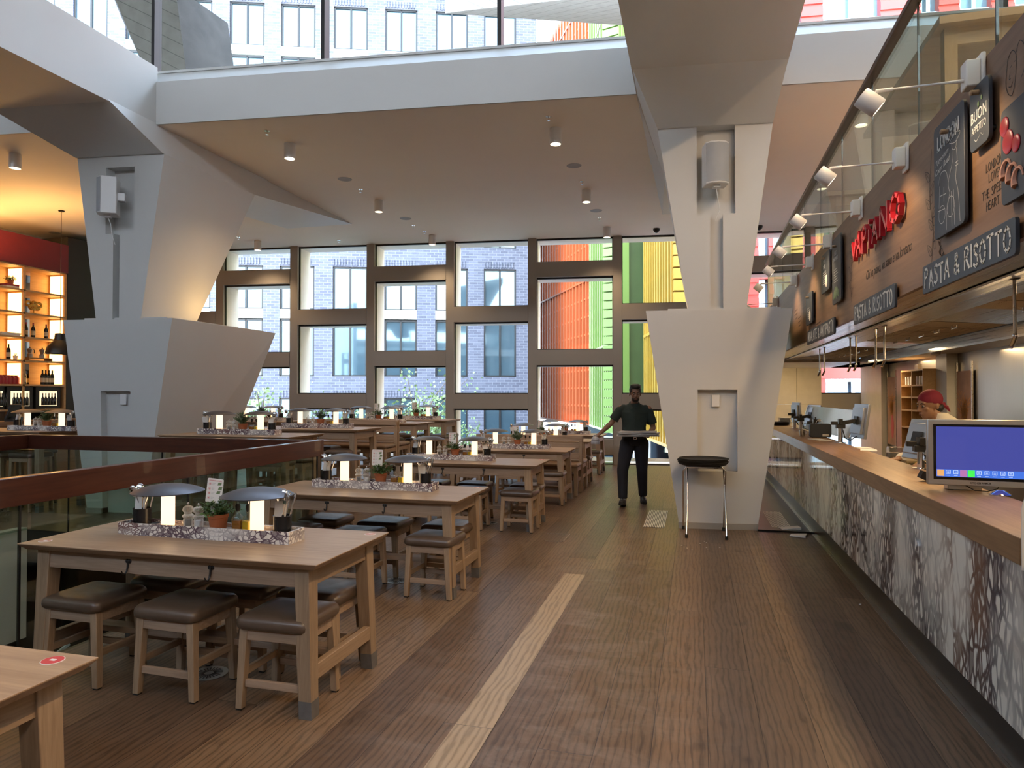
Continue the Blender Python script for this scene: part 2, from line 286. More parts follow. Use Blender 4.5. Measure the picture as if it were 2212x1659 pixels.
M=dict(
 white=plain('white_paint',(.63,.63,.62),.55,var=.03,sc=2),
 ceil=plain('warm_lit_ceiling_paint',(.86,.79,.70),.7,var=.03,sc=1.5),  # white paint with the warm light on the ceiling tinted into its colour
 taupe=plain('taupe_frame_paint',(.36,.335,.30),.45,var=.04,sc=1),
 black=plain('black_metal',(.012,.012,.013),.4,var=.2), rubber=plain('black_rubber',(.015,.014,.013),.8),
 matt_black=plain('matt_black_panel',(.02,.018,.018),.55),
 jamb=plain('pale_glazed_jamb',(.80,.76,.68),.4,var=.08,sc=4),
 top=wood('oiled_oak_top',(.30,.20,.125),(.42,.295,.19),0,.42,.8,.12),
 topm=wood('oiled_oak_side',(.27,.185,.125),(.40,.285,.20),0,.5,1.0,.2),
 oakz=wood('weathered_oak_upright',(.25,.17,.105),(.38,.27,.175),2,.55,1.2,.25),
 oaky=wood('weathered_oak_cross',(.24,.16,.10),(.36,.25,.16),1,.55,1.2,.25),
 leather=None, steel=None,
 rail=wood('mahogany_rail',(.050,.014,.009),(.10,.030,.016),0,.28,.5,.08,coat=.2),
 raily=wood('mahogany_rail_long',(.050,.014,.009),(.10,.030,.016),1,.28,.5,.08,coat=.2),
 worktop=wood('counter_oak',(.25,.135,.06),(.38,.22,.105),1,.38,.6,.1),
 fascia=wood('stained_ply_fascia',(.16,.085,.045),(.25,.14,.075),1,.5,.35,.08),
 shelfwood=wood('birch_ply_shelf',(.50,.30,.13),(.62,.39,.18),1,.5,.8,.05),
 red=plain('burgundy_paint',(.17,.012,.022),.5), redsign=plain('red_sign_face',(.55,.02,.035),.3,var=.02),
 slate=plain('slate_board',(.035,.042,.055),.5,var=.1,sc=3), chalk=plain('chalk_white',(.62,.63,.62),.7),
 ink=plain('dark_stencil_ink',(.035,.025,.02),.7), inkb=plain('black_ink',(.02,.02,.02),.6),
 mtray=marble('violet_veined_marble',(.82,.79,.75),(.09,.055,.085),(.16,.07,.07),(1,1,1.2),2.3,.43,.22,.06),
 mpanel=marble('violet_marble_panel',(.88,.85,.76),(.035,.028,.045),(.16,.08,.05),(1,1.0,.38),1.5,.46,.05,.075,.16),
 glass=glassy('window_glass',(.90,.94,.95),1.45,.8), balus=glassy('balustrade_glass',(.80,.87,.82),1.5,1.0),
 clear=glassy('clear_glass',(.92,.93,.92),1.5,1.3), tintglass=glassy('dark_reflective_glass',(.25,.3,.32),1.9,1.0),
 shade=plain('gunmetal_shade',(.15,.15,.17),.42,.9,var=.08), chrome=plain('chrome',(.75,.75,.76),.08,1,var=.02),
 terra=plain('terracotta',(.42,.13,.05),.75,var=.12,sc=30), soil=plain('dark_soil',(.03,.02,.015),.9),
 leaf=plain('herb_green',(.10,.19,.055),.6,var=.5,sc=50), leaf2=plain('grey_green_herb',(.16,.24,.12),.6,var=.4,sc=50),
 tree=plain('tree_leaf',(.23,.34,.13),.6,var=.5,sc=3), bark=plain('bark',(.16,.12,.09),.9),
 oil=plain('golden_oil',(.70,.46,.03),.1), vin=plain('amber_vinegar',(.34,.13,.02),.1),
 cream=plain('cream_plastic',(.70,.66,.58),.4), wplastic=plain('white_plastic',(.78,.78,.78),.35,var=.02), greymesh=plain('grey_speaker_grille',(.42,.44,.47),.8),
 paper=plain('white_paper',(.80,.79,.78),.8,var=.03), napkin=plain('paper_napkin',(.86,.83,.78),.9,var=.03),
 skin=plain('brown_skin',(.22,.11,.065),.5,var=.08,sc=9), skin2=plain('tan_skin',(.34,.18,.10),.5,var=.08,sc=9), hair=plain('black_hair',(.008,.007,.007),.55,var=.5,sc=60,bump=.6),
 shirt=plain('dark_green_shirt',(.018,.030,.026),.85,var=.2,sc=12,bump=.15), trous=plain('black_trousers',(.010,.010,.016),.8,var=.3,sc=8,bump=.15),
 jacket=plain('cream_chef_jacket',(.78,.70,.55),.85,var=.05,sc=8,bump=.2), bandana=plain('burgundy_cloth',(.20,.012,.03),.8,var=.2,sc=14,bump=.2), shoe=plain('black_trainer',(.012,.012,.014),.5),
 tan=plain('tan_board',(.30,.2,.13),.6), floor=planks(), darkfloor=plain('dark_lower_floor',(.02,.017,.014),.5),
 metalbrown=plain('brown_metal_handrail',(.13,.08,.06),.35,.5), concrete=None, gold=plain('gilt_ornament',(.75,.42,.08),.25,.8),
 red2=plain('red_jar',(.35,.02,.03),.3), wine=plain('dark_wine_glass',(.012,.012,.01),.12), label=plain('cream_bottle_label',(.70,.62,.45),.7),
 capsule=plain('red_foil',(.30,.02,.03),.35), yellow=plain('lemon_yellow',(.80,.55,.02),.5), tub=glassy('clear_plastic_tub',(.86,.86,.84),1.4,1.4,.15),
)
def leatherm():
    n=N('worn_brown_leather'); no=n.a('TexNoise',{'Vector':n.coord(),'Scale':7.,'Detail':5,'Roughness':.6}); v=n.a('TexVoronoi',{'Vector':n.coord(),'Scale':160.})
    oi=n.a('ObjectInfo'); a=n.mix((no,0),(.055,.035,.024),(.17,.12,.085)); b=n.mix(n.math('MULTIPLY',(oi,'Random'),.5),a,(.028,.016,.011))
    return n.bsdf(b,n.ramp((no,0),[(.3,.26),(.7,.42)]),0,bump=(v,0),bs=.08,bd=.001,Specular_IOR_Level=.6)
def steelm(name='brushed_steel',col=(.62,.58,.52),r=.28,axis=1):
    n=N(name); sc=[90,90,90]; sc[axis]=.7; no=n.a('TexNoise',{'Vector':n.coord(scale=tuple(sc)),'Scale':1.,'Detail':2}); n2=n.a('TexNoise',{'Vector':n.coord(),'Scale':1.3,'Detail':2})
    return n.bsdf(n.mix((n2,0),tuple(x*.8 for x in col),col),n.math('ADD',r-.06,n.math('MULTIPLY',(no,0),.14)),1.0,bump=(n2,0),bs=.12,bd=.01)
def concretem():
    n=N('board_marked_concrete'); tc=n.a('TexCoord'); sp=n.a('SeparateXYZ',{0:(tc,'Object')}); z=n.math('ADD',(sp,'Z'),n.math('MULTIPLY',(sp,'X'),.55))
    f=n.math('FRACT',n.math('DIVIDE',z,.22)); l=n.ramp(f,[(0.,.35),(.05,1.),(.95,1.),(1.,.5)]); no=n.a('TexNoise',{'Vector':n.coord(),'Scale':5.,'Detail':6})
    return n.bsdf(n.mix(1.,n.mix((no,0),(.20,.18,.16),(.33,.31,.27)),l,'MULTIPLY'),.85)
M['leather']=leatherm(); M['steel']=steelm(); M['steelz']=steelm('brushed_steel_sheet',(.42,.38,.33),.34,2); M['alu']=steelm('aluminium_bezel',(.55,.57,.60),.35,0); M['concrete']=concretem()

M['prawn']=plain('prawn_pink_print',(.62,.30,.20),.6); M['artbg']=plain('faded_peach_print',(.42,.24,.17),.7,var=.35,sc=5); M['flame']=plain('orange_flame_print',(.80,.30,.05),.6,var=.4,sc=30)
M['fstencil']=plain('faded_stencil_ink',(.10,.06,.045),.8); M['kick']=plain('dark_steel_kick',(.035,.032,.030),.3,.6)
M['scrblack']=plain('screen_border_black',(.006,.006,.008),.08); 
def scr(name,c,st):
    n=N(name); return n.bsdf((.01,.01,.02),.06,0,Emission_Color=c,Emission_Strength=st)
M['screen']=scr('blue_display',(.045,.055,.27),.9); M['scrbar']=scr('blue_bar',(.05,.15,.62),.9); M['scr_o']=scr('orange_icon',(.75,.38,.14),.8); M['scr_w']=scr('white_icon',(.6,.7,.9),.9); M['scr_p']=scr('pink_icon',(.50,.18,.45),.7); M['scr_g']=scr('green_icon',(.05,.75,.08),.9)

M['winglass']=None
def wing(name,col,refl):
    n=N(name); d=n.bsdf(col,.08,0,Specular_IOR_Level=.6); g=n.a('BsdfGlossy',{'Color':(.55,.85,1,1),'Roughness':.03}); m=n.a('MixShader',{0:refl,1:n.p,2:g}); n.t.links.new(m.outputs[0],n.out.inputs[0]); return n.m
M['winglass']=wing('office_window_glass',(.05,.085,.11),.13); M['winglass2']=wing('pale_window_glass',(.14,.22,.30),.08)
M['brick']=brickm('blue_grey_brick',(.085,.09,.125),(.13,.135,.18),(.20,.21,.25)); M['spandrel']=plain('white_spandrel',(.70,.74,.70),.5,var=.03)
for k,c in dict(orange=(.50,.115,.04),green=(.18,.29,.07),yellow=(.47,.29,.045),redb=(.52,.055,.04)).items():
    M['cl_'+k]=plain(k+'_glazed_terracotta',c,.3,var=.08,sc=.6); M['cs_'+k]=plain(k+'_painted_shade',tuple(x*.3 for x in c),.5,var=.2,sc=2)  # shade between the ribs is put into a darker wall colour
M['street']=plain('grey_street',(.15,.15,.16),.8); M['mirror']=plain('antique_mirror',(.62,.63,.62),.04,1,var=.03,sc=2)
M['striplight']=emis('shelf_strip_light',(1,.55,.18),4.5); M['fridge']=emis('fridge_glow',(1,.72,.42),1.2)

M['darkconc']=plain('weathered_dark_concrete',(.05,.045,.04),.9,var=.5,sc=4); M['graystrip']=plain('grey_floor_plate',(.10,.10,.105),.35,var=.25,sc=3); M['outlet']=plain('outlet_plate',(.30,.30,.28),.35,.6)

def frosty(name):
    n=N(name); d=n.bsdf((.85,.84,.80),.15); t=n.a('BsdfTransparent',{'Color':(.95,.95,.94,1)}); lw=n.a('LayerWeight',{0:.5}); f=n.math('ADD',n.math('MULTIPLY',(lw,'Facing'),.6),.18); m=n.a('MixShader',{0:f,1:t,2:n.p}); n.t.links.new(m.outputs[0],n.out.inputs[0]); return n.m
M['acrylic']=frosty('clear_acrylic')
# ---------------------------------------------------------------- camera
cam=bpy.data.objects.new('camera',bpy.data.cameras.new('camera')); COL.objects.link(cam); S.camera=cam
cam.location=EYE; cam.rotation_euler=Euler((R(90)+PIT,0,AZ),'XYZ'); cam.data.sensor_width=36; cam.data.lens=36*FPX/2212; cam.data.clip_end=300; cam.data.clip_start=.05
YB=lambda x:8.14+.1155*x          # line of the clerestory upstand
WP=V((-.701,15.338,0)); WA=R(6.7)
def wall_y(x): return WP.y+(x-WP.x)*math.tan(WA)
DW=V((math.cos(WA),math.sin(WA),0)); NW=V((-math.sin(WA),math.cos(WA),0))
def struct(o): o['kind']='structure'; return o
# floor with the stair void left open
mb=MB()
for x0,x1,y0,y1 in [(-14.3,-7.5,-7,17),(-7.5,-3.75,6.2,17),(-3.75,7.2,-7,17),(-7.5,-3.75,-7,-3)]:
    mb.add([(x0,y0,0),(x1,y0,0),(x1,y1,0),(x0,y1,0)],[(0,1,2,3)])
struct(mb.build('floor',M['floor'],smooth=False))
mb=MB(); mb.box(-7.5,-3.75,6.2,6.25,-.38,-.004); mb.box(-3.75,-3.70,-3,6.2,-.38,-.004)
struct(mb.build('trim_1',M['matt_black'],smooth=False))
mb=MB(); mb.box(-7.62,-7.5,-3,6.2,-1.25,.02)
struct(mb.build('wall_stairwell',M['white'],smooth=False))
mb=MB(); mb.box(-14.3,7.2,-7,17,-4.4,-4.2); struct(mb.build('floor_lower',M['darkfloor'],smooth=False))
mb=MB(); mb.box(-9,-8.8,-3,7.5,-4.2,-1.2); mb.box(-14.3,7.2,12.5,12.7,-4.2,-.01); mb.box(-14.3,-14.1,-7,12.7,-4.2,-.01); mb.box(7.0,7.2,-7,12.7,-4.2,-.01); mb.box(-14.3,7.2,-7.2,-7,-4.2,-.01); struct(mb.build('wall_light_block',M['matt_black'],smooth=False))  # added black walls that block outdoor light leaking into the lower level
# ceiling slab over the front half (its edge is the white upstand under the clerestory)
def slab(name,x0,x1,z0,z1,mat):
    mb=MB(); b=[(x0,YB(x0),z0),(x1,YB(x1),z0),(x1,wall_y(x1)+.6,z0),(x0,wall_y(x0)+.6,z0)]; t=[(p[0],p[1],z1) for p in b]
    mb.hexa(b,t); return struct(mb.build(name,mat,smooth=False))
slab('ceiling',-14.3,7.2,5.1,5.66,M['ceil'])
for nm,x0,x1 in (('trim_2',-14.3,7.2),):
    mb=MB(); a,b=V((x0,YB(x0),5.1)),V((x1,YB(x1),5.1)); o=V((-.004,-.012,0)); u=V((0,0,1))
    mb.hexa([a+o,b+o,b+V((0,.01,0)),a+V((0,.01,0))],[a+o+u*.56,b+o+u*.56,b+V((0,.01,.56)),a+V((0,.01,.56))])
    struct(mb.build(nm,M['white'],smooth=False))
    mb=MB(); mb.hexa([a+u*.56+o,b+u*.56+o,b+u*.56+V((0,.5,0)),a+u*.56+V((0,.5,0))],[a+V((0,.26,.80)),b+V((0,.26,.80)),b+V((0,.5,.80)),a+V((0,.5,.80))])
    mb.box(0,0,0,0,0,0) if 0 else None
    struct(mb.build('trim_3',M['white'],smooth=False))
    mb=MB(); mb.hexa([a+V((0,.24,.80)),b+V((0,.24,.80)),b+V((0,.52,.80)),a+V((0,.52,.80))],[a+V((0,.24,.83)),b+V((0,.24,.83)),b+V((0,.52,.83)),a+V((0,.52,.83))])
    struct(mb.build('trim_4',M['white'],smooth=False))
# clerestory glazing
ci=[]
def clere_x(px,py):      # where the sight line crosses the glazing plane
    p0=V((0,YB(0)+.32,0)); n=V((-.1155,1,0)).normalized(); return atp(px,py,p0,n)
xs=[-14.3,-10.2]+[clere_x(p,90).x for p in (340,704,1082)]+[.9,3.4,5.5,7.2]
for i in range(len(xs)-1):
    w=struct(empty('window_%d'%(20+i),(0,0,0)))
    a,b=xs[i],xs[i+1]; ya,yb=YB(a)+.32,YB(b)+.32
    mb=MB(); mb.add([(a,ya,5.93),(b,yb,5.93),(b,yb,9.2),(a,ya,9.2)],[(0,1,2,3)]); mb.build('pane',M['glass'],w,smooth=False)
    mb=MB(); mb.box(b-.025,b+.025,yb-.08,yb+.05,5.93,9.2); mb.build('mullion',M['black'],w)
# high roof and remaining walls of the atrium
mb=MB(); mb.box(-14.6,7.4,-7,YB(7)+.6,9.2,9.5); struct(mb.build('ceiling_atrium',M['white'],smooth=False))
mb=MB(); mb.box(-14.5,-14.2,-7,16,-.2,9.2); struct(mb.build('wall_left',M['white'],smooth=False))
mb=MB(); mb.box(7.2,7.5,-7,17.2,-.2,9.2); struct(mb.build('wall_right',M['white'],smooth=False))
mb=MB(); mb.box(-14.5,7.4,-7.3,-7,-.2,8.0); struct(mb.build('wall_back',M['white'],smooth=False))  # unseen wall; its height sets how much sky light enters above it
# ---------------------------------------------------------------- window wall
ww=empty('wall_windows',WP,WA); struct(ww)
ends={}
kmin,kmax=-7,4
for k in range(kmin,kmax+2):
    s=-1.056+1.91*k; mb=MB(); mb.box(s,s+.19,-.03,.62,-.35,5.1); mb.cur=0
    mb.box(s-.004,s+.194,-.032,.3,2.395,2.40)
    struct(mb.build('trim_%d'%(10+k-kmin),M['taupe'],loc=WP,rz=WA,smooth=False))
A_=[(5.1,4.56),(4.215,2.57),(2.226,.575),(.23,.0)]; B_=[(5.1,3.58),(3.225,1.58),(1.235,.0)]
wi=0
for k in range(kmin,kmax+1):
    s0=-1.056+1.91*k+.19; s1=s0+1.72; ty=B_ if k%2==0 else A_
    wi+=1; w=struct(empty('window_%d'%wi,WP,WA))
    for i,(zt,zb) in enumerate(ty):
        if i: # transom above this opening
            z1=ty[i-1][1]; mb=MB(); mb.box(s0+.001,s1-.001,-.045,.5,zt,z1); mb.build('transom',M['taupe'],w,smooth=False)
        mb=MB(); mb.box(s0,s0+.022,.05,.10,zb,zt); mb.box(s1-.012,s1,.05,.10,zb,zt); mb.box(s0,s1,.05,.10,zt-.035,zt); mb.box(s0,s1,.05,.10,zb,zb+.02)
        mb.build('gasket',M['black'],w,smooth=False)
        mb=MB(); mb.box(s0,s0+.02,.10,.62,zb,zt); mb.box(s1-.02,s1,.10,.62,zb,zt); mb.box(s0,s1,.10,.62,zt-.02,zt); mb.box(s0,s1,.10,.62,zb,zb+.018)
        mb.build('reveal',M['jamb'],w,smooth=False)
        mb=MB(); mb.add([(s0,.075,zb),(s1,.075,zb),(s1,.075,zt),(s0,.075,zt)],[(0,1,2,3)]); mb.build('pane',M['glass'],w,smooth=False)
mb=MB(); mb.box(-14,9,-.05,.6,-.35,-.001); struct(mb.build('trim_30',M['taupe'],loc=WP,rz=WA,smooth=False))
# ---------------------------------------------------------------- clad columns: faces follow the facade, flanks run with the boards
def skew(mb,fb,ft,db,dt):
    """front bottom pair, front top pair (left,right), depth bottom/top given as (offset of left, offset of right)"""
    b=[fb[0],fb[1],fb[1]+V(db[1]),fb[0]+V(db[0])]; t=[ft[0],ft[1],ft[1]+V(dt[1]),ft[0]+V(dt[0])]; return mb.hexa(b,t)
def fpt(x,z,p0,lean=0): return V((x,p0[1]+(x-p0[0])*math.tan(WA)+lean,z))
def column(name,p0,plx,base,tb,th,beam,niches,spk,dep,back):
    c=struct(empty(name,(0,0,0)))
    f=lambda x,z,l=0: fpt(x,z,p0,l)
    # plinth, with its recess cut as real geometry (front face split round it)
    mb=MB(); n0,n1,nz0,nz1=niches
    L=lambda z:base[0]+(plx[0]-base[0])*z/2.55; Rr=lambda z:base[1]+(plx[1]-base[1])*z/2.55
    ln=lambda z:.07*(1-z/2.55)
    def seg(za,zb,xa0,xb0,xa1,xb1,d0):   # bottom x range, top x range, thickness d0
        mb.hexa([f(xa0,za,ln(za)),f(xb0,za,ln(za)),f(xb0,za,ln(za)+d0),f(xa0,za,ln(za)+d0)],[f(xa1,zb,ln(zb)),f(xb1,zb,ln(zb)),f(xb1,zb,ln(zb)+d0),f(xa1,zb,ln(zb)+d0)])
    T=.09
    seg(nz1,2.55,L(nz1),Rr(nz1),L(2.55),Rr(2.55),T)
    seg(0,nz0,L(0),Rr(0),L(nz0),Rr(nz0),T) if nz0>.05 else None
    seg(nz0,nz1,L(nz0),n0,L(nz1),n0,T); seg(nz0,nz1,n1,Rr(nz0),n1,Rr(nz1),T)
    skew(mb,(f(L(0),0,ln(0)+T),f(Rr(0),0,ln(0)+T)),(f(L(2.55),2.55,T),f(Rr(2.55),2.55,T)),((0.1,dep[0],0),(-.1,dep[0],0)),((0,dep[1],0),(0,dep[1],0)))
    mb.build('plinth',M['white'],c,smooth=False)
    mb=MB(); skew(mb,(f(plx[0]+.25,2.55,.06),f(plx[1]-.12,2.55,.06)),(f(plx[0]+.25,2.575,.06),f(plx[1]-.12,2.575,.06)),((0,dep[1]-.1,0),)*2,((0,dep[1]-.1,0),)*2); mb.build('plinth_cap',M['white'],c,smooth=False)
    # trunk with a speaker recess and cable channel
    mb=MB(); s0,s1,c0,c1,sz=spk[:5]
    l=lambda z:tb[0]+(th[0]-tb[0])*(z-2.55)/2.15; r=lambda z:tb[1]+(th[1]-tb[1])*(z-2.55)/2.15
    top=spk[5]
    def sg(za,zb,xa0,xb0,xa1,xb1):
        mb.hexa([f(xa0,za,.03),f(xb0,za,.03),f(xb0,za,.17),f(xa0,za,.17)],[f(xa1,zb,.03),f(xb1,zb,.03),f(xb1,zb,.17),f(xa1,zb,.17)])
    sg(2.55,sz,l(2.55),c0,l(sz),c0); sg(2.55,sz,c1,r(2.55),c1,r(sz)); sg(sz,top,l(sz),s0,l(top),s0); sg(sz,top,s1,r(sz),s1,r(top))
    if top<4.69: sg(top,4.7,l(top),r(top),l(4.7),r(4.7))
    skew(mb,(f(tb[0],2.55,.17),f(tb[1],2.55,.17)),(f(th[0],4.7,.17),f(th[1],4.7,.17)),((0.0,back[0],0),(0,back[0],0)),((0,back[1],0),(0,back[1],0)))
    mb.build('trunk',M['white'],c,smooth=False)
    # haunch towards the camera and roof beam
    mb=MB(); yh=-.72
    h=[f(th[0],4.7,.0),f(th[1],4.7,.0),f(th[1],4.7,1.9),f(th[0],4.7,1.9)]; t=[f(beam[0],5.12,yh),f(beam[1],5.12,yh),f(beam[1],5.12,2.5),f(beam[0],5.12,2.5)]
    mb.hexa(h,t); mb.build('haunch',M['white'],c,smooth=False)
    mb=MB(); mb.box(beam[0],beam[1],-6.9,YB(beam[0])+.2,5.1,5.86); mb.build('roof_beam',M['white'],c,smooth=False)
    # rear haunch running down to the facade
    mb=MB(); wy=wall_y(beam[1])-.5
    mb.add([f(th[0],4.7,1.9),f(th[1],4.7,1.9),f(beam[1],5.1,2.5),f(beam[0],5.1,2.5),V((beam[1]-.05,wy-1.4,5.1)),V((beam[0]+.05,wy-1.4,5.1)),f(beam[1],5.1,0),f(beam[0],5.1,0)],[(0,1,4,5),(1,6,4),(0,5,7),(5,4,6,7),(0,7,6,1)])
    mb.build('rear_haunch',M['white'],c,smooth=False)
    mb=MB(); mb.hexa([f(L(0)-.006,0,.05),f(n0 if nz0<.05 else Rr(0)+.004,0,.05),f(n0 if nz0<.05 else Rr(0)+.004,0,.2),f(L(0)-.006,0,.2)],[f(L(.07)-.006,.07,.05),f(n0 if nz0<.05 else Rr(.07)+.004,.07,.05),f(n0 if nz0<.05 else Rr(.07)+.004,.07,.2),f(L(.07)-.006,.07,.2)])
    mb.build('skirting',M['taupe'],c,smooth=False)
    return c
PR=(.262,8.22); PL=(-7.285,7.235)
fl=lambda px,py,p0: atp(px,py,(p0[0],p0[1],0),NW)
column('column',PR,(fl(1395,672,PR).x,fl(1712,665,PR).x),(fl(1468,1137,PR).x,fl(1637,1147,PR).x),(fl(1487,665,PR).x,fl(1613,662,PR).x),(fl(1420,278,PR).x,fl(1670,264,PR).x),(-.65,.97),
  (fl(1507,842,PR).x,fl(1593,842,PR).x,fl(1594,1020,PR).z,fl(1594,842,PR).z),(fl(1505,300,PR).x,fl(1588,300,PR).x,fl(1534,500,PR).x,fl(1562,500,PR).x,fl(1560,460,PR).z,4.7),(1.3,2.0),(1.0,1.75))
column('column',PL,(fl(137,691,PL).x,fl(372,687,PL).x),(fl(179,1095,PL).x,fl(300,1100,PL).x),(fl(203,689,PL).x,fl(300,687,PL).x),(fl(163,346,PL).x,fl(351,337,PL).x),(-8.43,-6.8),
  (fl(214,845,PL).x,fl(278,845,PL).x,.0,fl(250,845,PL).z),(fl(225,360,PL).x,fl(287,360,PL).x,fl(240,550,PL).x,fl(254,550,PL).x,fl(250,503,PL).z,fl(250,360,PL).z),(1.3,2.15),(.85,1.75))
# ---------------------------------------------------------------- world
w=bpy.data.worlds.new('sky'); S.world=w; w.use_nodes=True; nt=w.node_tree; bg=nt.nodes['Background']
tc=nt.nodes.new('ShaderNodeTexCoord'); sp=nt.nodes.new('ShaderNodeSeparateXYZ'); nt.links.new(tc.outputs['Generated'],sp.inputs[0])
rp=nt.nodes.new('ShaderNodeValToRGB'); nt.links.new(sp.outputs[2],rp.inputs[0])
e=rp.color_ramp.elements; e[0].position=0.; e[0].color=(.9,.95,1,1); e[1].position=.8; e[1].color=(.55,.73,1,1)
nt.links.new(rp.outputs[0],bg.inputs[0]); bg.inputs[1].default_value=SKY
S.view_settings.view_transform='Standard'; S.view_settings.look='None'; S.view_settings.gamma=1; S.view_settings.exposure=EXPO
cy=S.cycles; cy.max_bounces=7; cy.diffuse_bounces=4; cy.glossy_bounces=3; cy.transmission_bounces=4; cy.transparent_max_bounces=14; cy.sample_clamp_indirect=4; cy.sample_clamp_direct=0
cy.caustics_reflective=False; cy.caustics_refractive=False; cy.use_denoising=True; cy.denoiser='OPENIMAGEDENOISE'; cy.denoising_input_passes='RGB_ALBEDO_NORMAL'
cy.use_adaptive_sampling=True; cy.adaptive_threshold=.05
# ---------------------------------------------------------------- tables, stools, benches
def add_sticker(t,x,y,z,face,k=''):
    mb=MB(); mb.lathe([(0,0),(.033,0),(.033,.0015),(0,.0015)],(x,y,z),28); s=mb.build('sticker',M['paper'],t); 
    mb=MB(); mb.lathe([(0,.0015),(.0305,.0015),(.0305,.0022),(0,.0022)],(x,y,z),28); mb.build('sticker_face',face,s)
    mb=MB(); mb.box(x-.009,x+.011,y-.005,y+.006,z+.0022,z+.003); mb.build('sticker_mark',M['paper'],s)
    return s
STICK=plain('red_pink_print',(.62,.05,.07),.4,var=.1,sc=40)
STICK2=plain('faded_print',(.55,.30,.25),.5,var=.5,sc=60)
def make_table(h,L=1.82,D=.80):
    t=empty('dining_table' if h<.9 else 'high_table')
    x0,x1,y0,y1=-L/2,L/2,0,D; c=.028
    mb=MB(); z0,z1=h-.034,h
    mb.add([(x0+c,y0+c,z0),(x1-c,y0+c,z0),(x1-c,y1-c,z0),(x0+c,y1-c,z0),(x0,y0,h-.006),(x1,y0,h-.006),(x1,y1,h-.006),(x0,y1,h-.006),(x0,y0,h),(x1,y0,h),(x1,y1,h),(x0,y1,h)],
      [(3,2,1,0),(0,1,5,4),(1,2,6,5),(2,3,7,6),(3,0,4,7),(4,5,9,8),(5,6,10,9),(6,7,11,10),(7,4,8,11),(8,9,10,11)])
    mb.build('tabletop',M['top'],t,bevel=.002)
    a=.062; zt=h-.034
    for sx,sy in ((-1,0),(1,0),(1,1),(-1,1)):
        w0,w1=.066,.082   # foot, head
        fx=sx*(L/2-a+.012); fy=(y0+a if sy==0 else y1-a)+(-.012 if sy==0 else .012); hx=sx*(L/2-a-.012); hy=(y0+a-.003 if sy==0 else y1-a+.003)
        ix=-sx; iy=1 if sy==0 else -1
        q=lambda X,Y,w,z:[tuple(v) for v in sorted_quad(X,Y,X+ix*w,Y+iy*w,z)]
        mb=MB(); mb.hexa(q(fx,fy,w0,.0),q(hx,hy,w1,zt)); l=mb.build('leg',M['oakz'],t,bevel=.003)
        mb=MB(); e=.0012
        mb.hexa(q(fx-ix*e,fy-iy*e,w0+2*e,.0),q(fx-ix*e+(hx-fx)*.13,fy-iy*e+(hy-fy)*.13,w0+2*e+.002,.085)); mb.build('scuffed_foot',M['grime'],l)
    for ya,yb in ((y0+a+.004,y0+a+.03),(y1-a-.03,y1-a-.004)): mb=MB(); mb.box(-L/2+a+.08,L/2-a-.08,ya,yb,zt-.10,zt); mb.build('apron',M['topm'],t,bevel=.002)
    for s in (-1,1): mb=MB(); xx=s*(L/2-a-.02); mb.box(min(xx,xx-s*.026),max(xx,xx-s*.026),y0+a+.06,y1-a-.06,zt-.10,zt); mb.build('end_apron',M['oaky'],t,bevel=.002)
    zs=.17 if h<.9 else .24
    for s in (-1,1):
        xx=s*(L/2-a-.016); mb=MB(); mb.box(xx-.019,xx+.019,y0+a+.04,y1-a-.04,zs,zs+.075); mb.build('stretcher',M['oaky'],t,bevel=.003)
    mb=MB(); mb.box(-L/2+a+.03,L/2-a-.03,D/2-.045,D/2+.045,zs+.02,zs+.055); mb.build('centre_stretcher',M['topm'],t,bevel=.003)
    for yy,s in ((y0+a+.004,-1),(y1-a-.004,1)):
        for xx in (-.235,.275):
            mb=MB(); z=zt-.035
            mb.ell((xx-.008,yy,z),(.012,.004,.012),12,8); mb.ell((xx+.008,yy,z),(.012,.004,.012),12,8)
            mb.tube([(xx,yy+s*.002,z),(xx,yy+s*.006,z-.03),(xx,yy+s*.012,z-.05),(xx,yy+s*.025,z-.062),(xx,yy+s*.040,z-.054),(xx,yy+s*.046,z-.040)],[.006,.005,.0045,.0045,.004,.003],8)
            mb.build('coat_hook',M['black'],t)
    return t
def sorted_quad(xa,ya,xb,yb,z):
    x0,x1=min(xa,xb),max(xa,xb); y0,y1=min(ya,yb),max(ya,yb); return [V((x0,y0,z)),V((x1,y0,z)),V((x1,y1,z)),V((x0,y1,z))]
M['grime']=plain('grey_scuffed_foot',(.13,.125,.12),.6,var=.3,sc=20)
def cushion(mb,x0,x1,y0,y1,z0,z1,r=.028,sag=0):
    # pillowy pad: rounded-rectangle rings
    def ring(ins,z,n=6):
        p=[]; X0,X1,Y0,Y1=x0+ins,x1-ins,y0+ins,y1-ins; rr=max(.006,r+.012-ins*.3)
        for cx,cy,a in ((X1-rr,Y1-rr,0),(X0+rr,Y1-rr,90),(X0+rr,Y0+rr,180),(X1-rr,Y0+rr,270)):
            for i in range(n): t=R(a+90*i/(n-1)); p.append((cx+rr*math.cos(t),cy+rr*math.sin(t),z))
        return p
    rs=[ring(.012,z0),ring(.002,z0+(z1-z0)*.15),ring(0,z0+(z1-z0)*.4),ring(.003,z0+(z1-z0)*.65),ring(.014,z0+(z1-z0)*.86),ring(.04,z1-.004),ring(.09,z1),ring(.15,z1-.003-sag)]
    n=len(rs[0]); vs=[v for q in rs for v in q]; fs=[tuple(range(n))[::-1],tuple(range((len(rs)-1)*n,len(rs)*n))]
    for i in range(len(rs)-1):
        for k in range(n): fs.append((i*n+k,i*n+(k+1)%n,(i+1)*n+(k+1)%n,(i+1)*n+k))
    return mb.add(vs,fs)
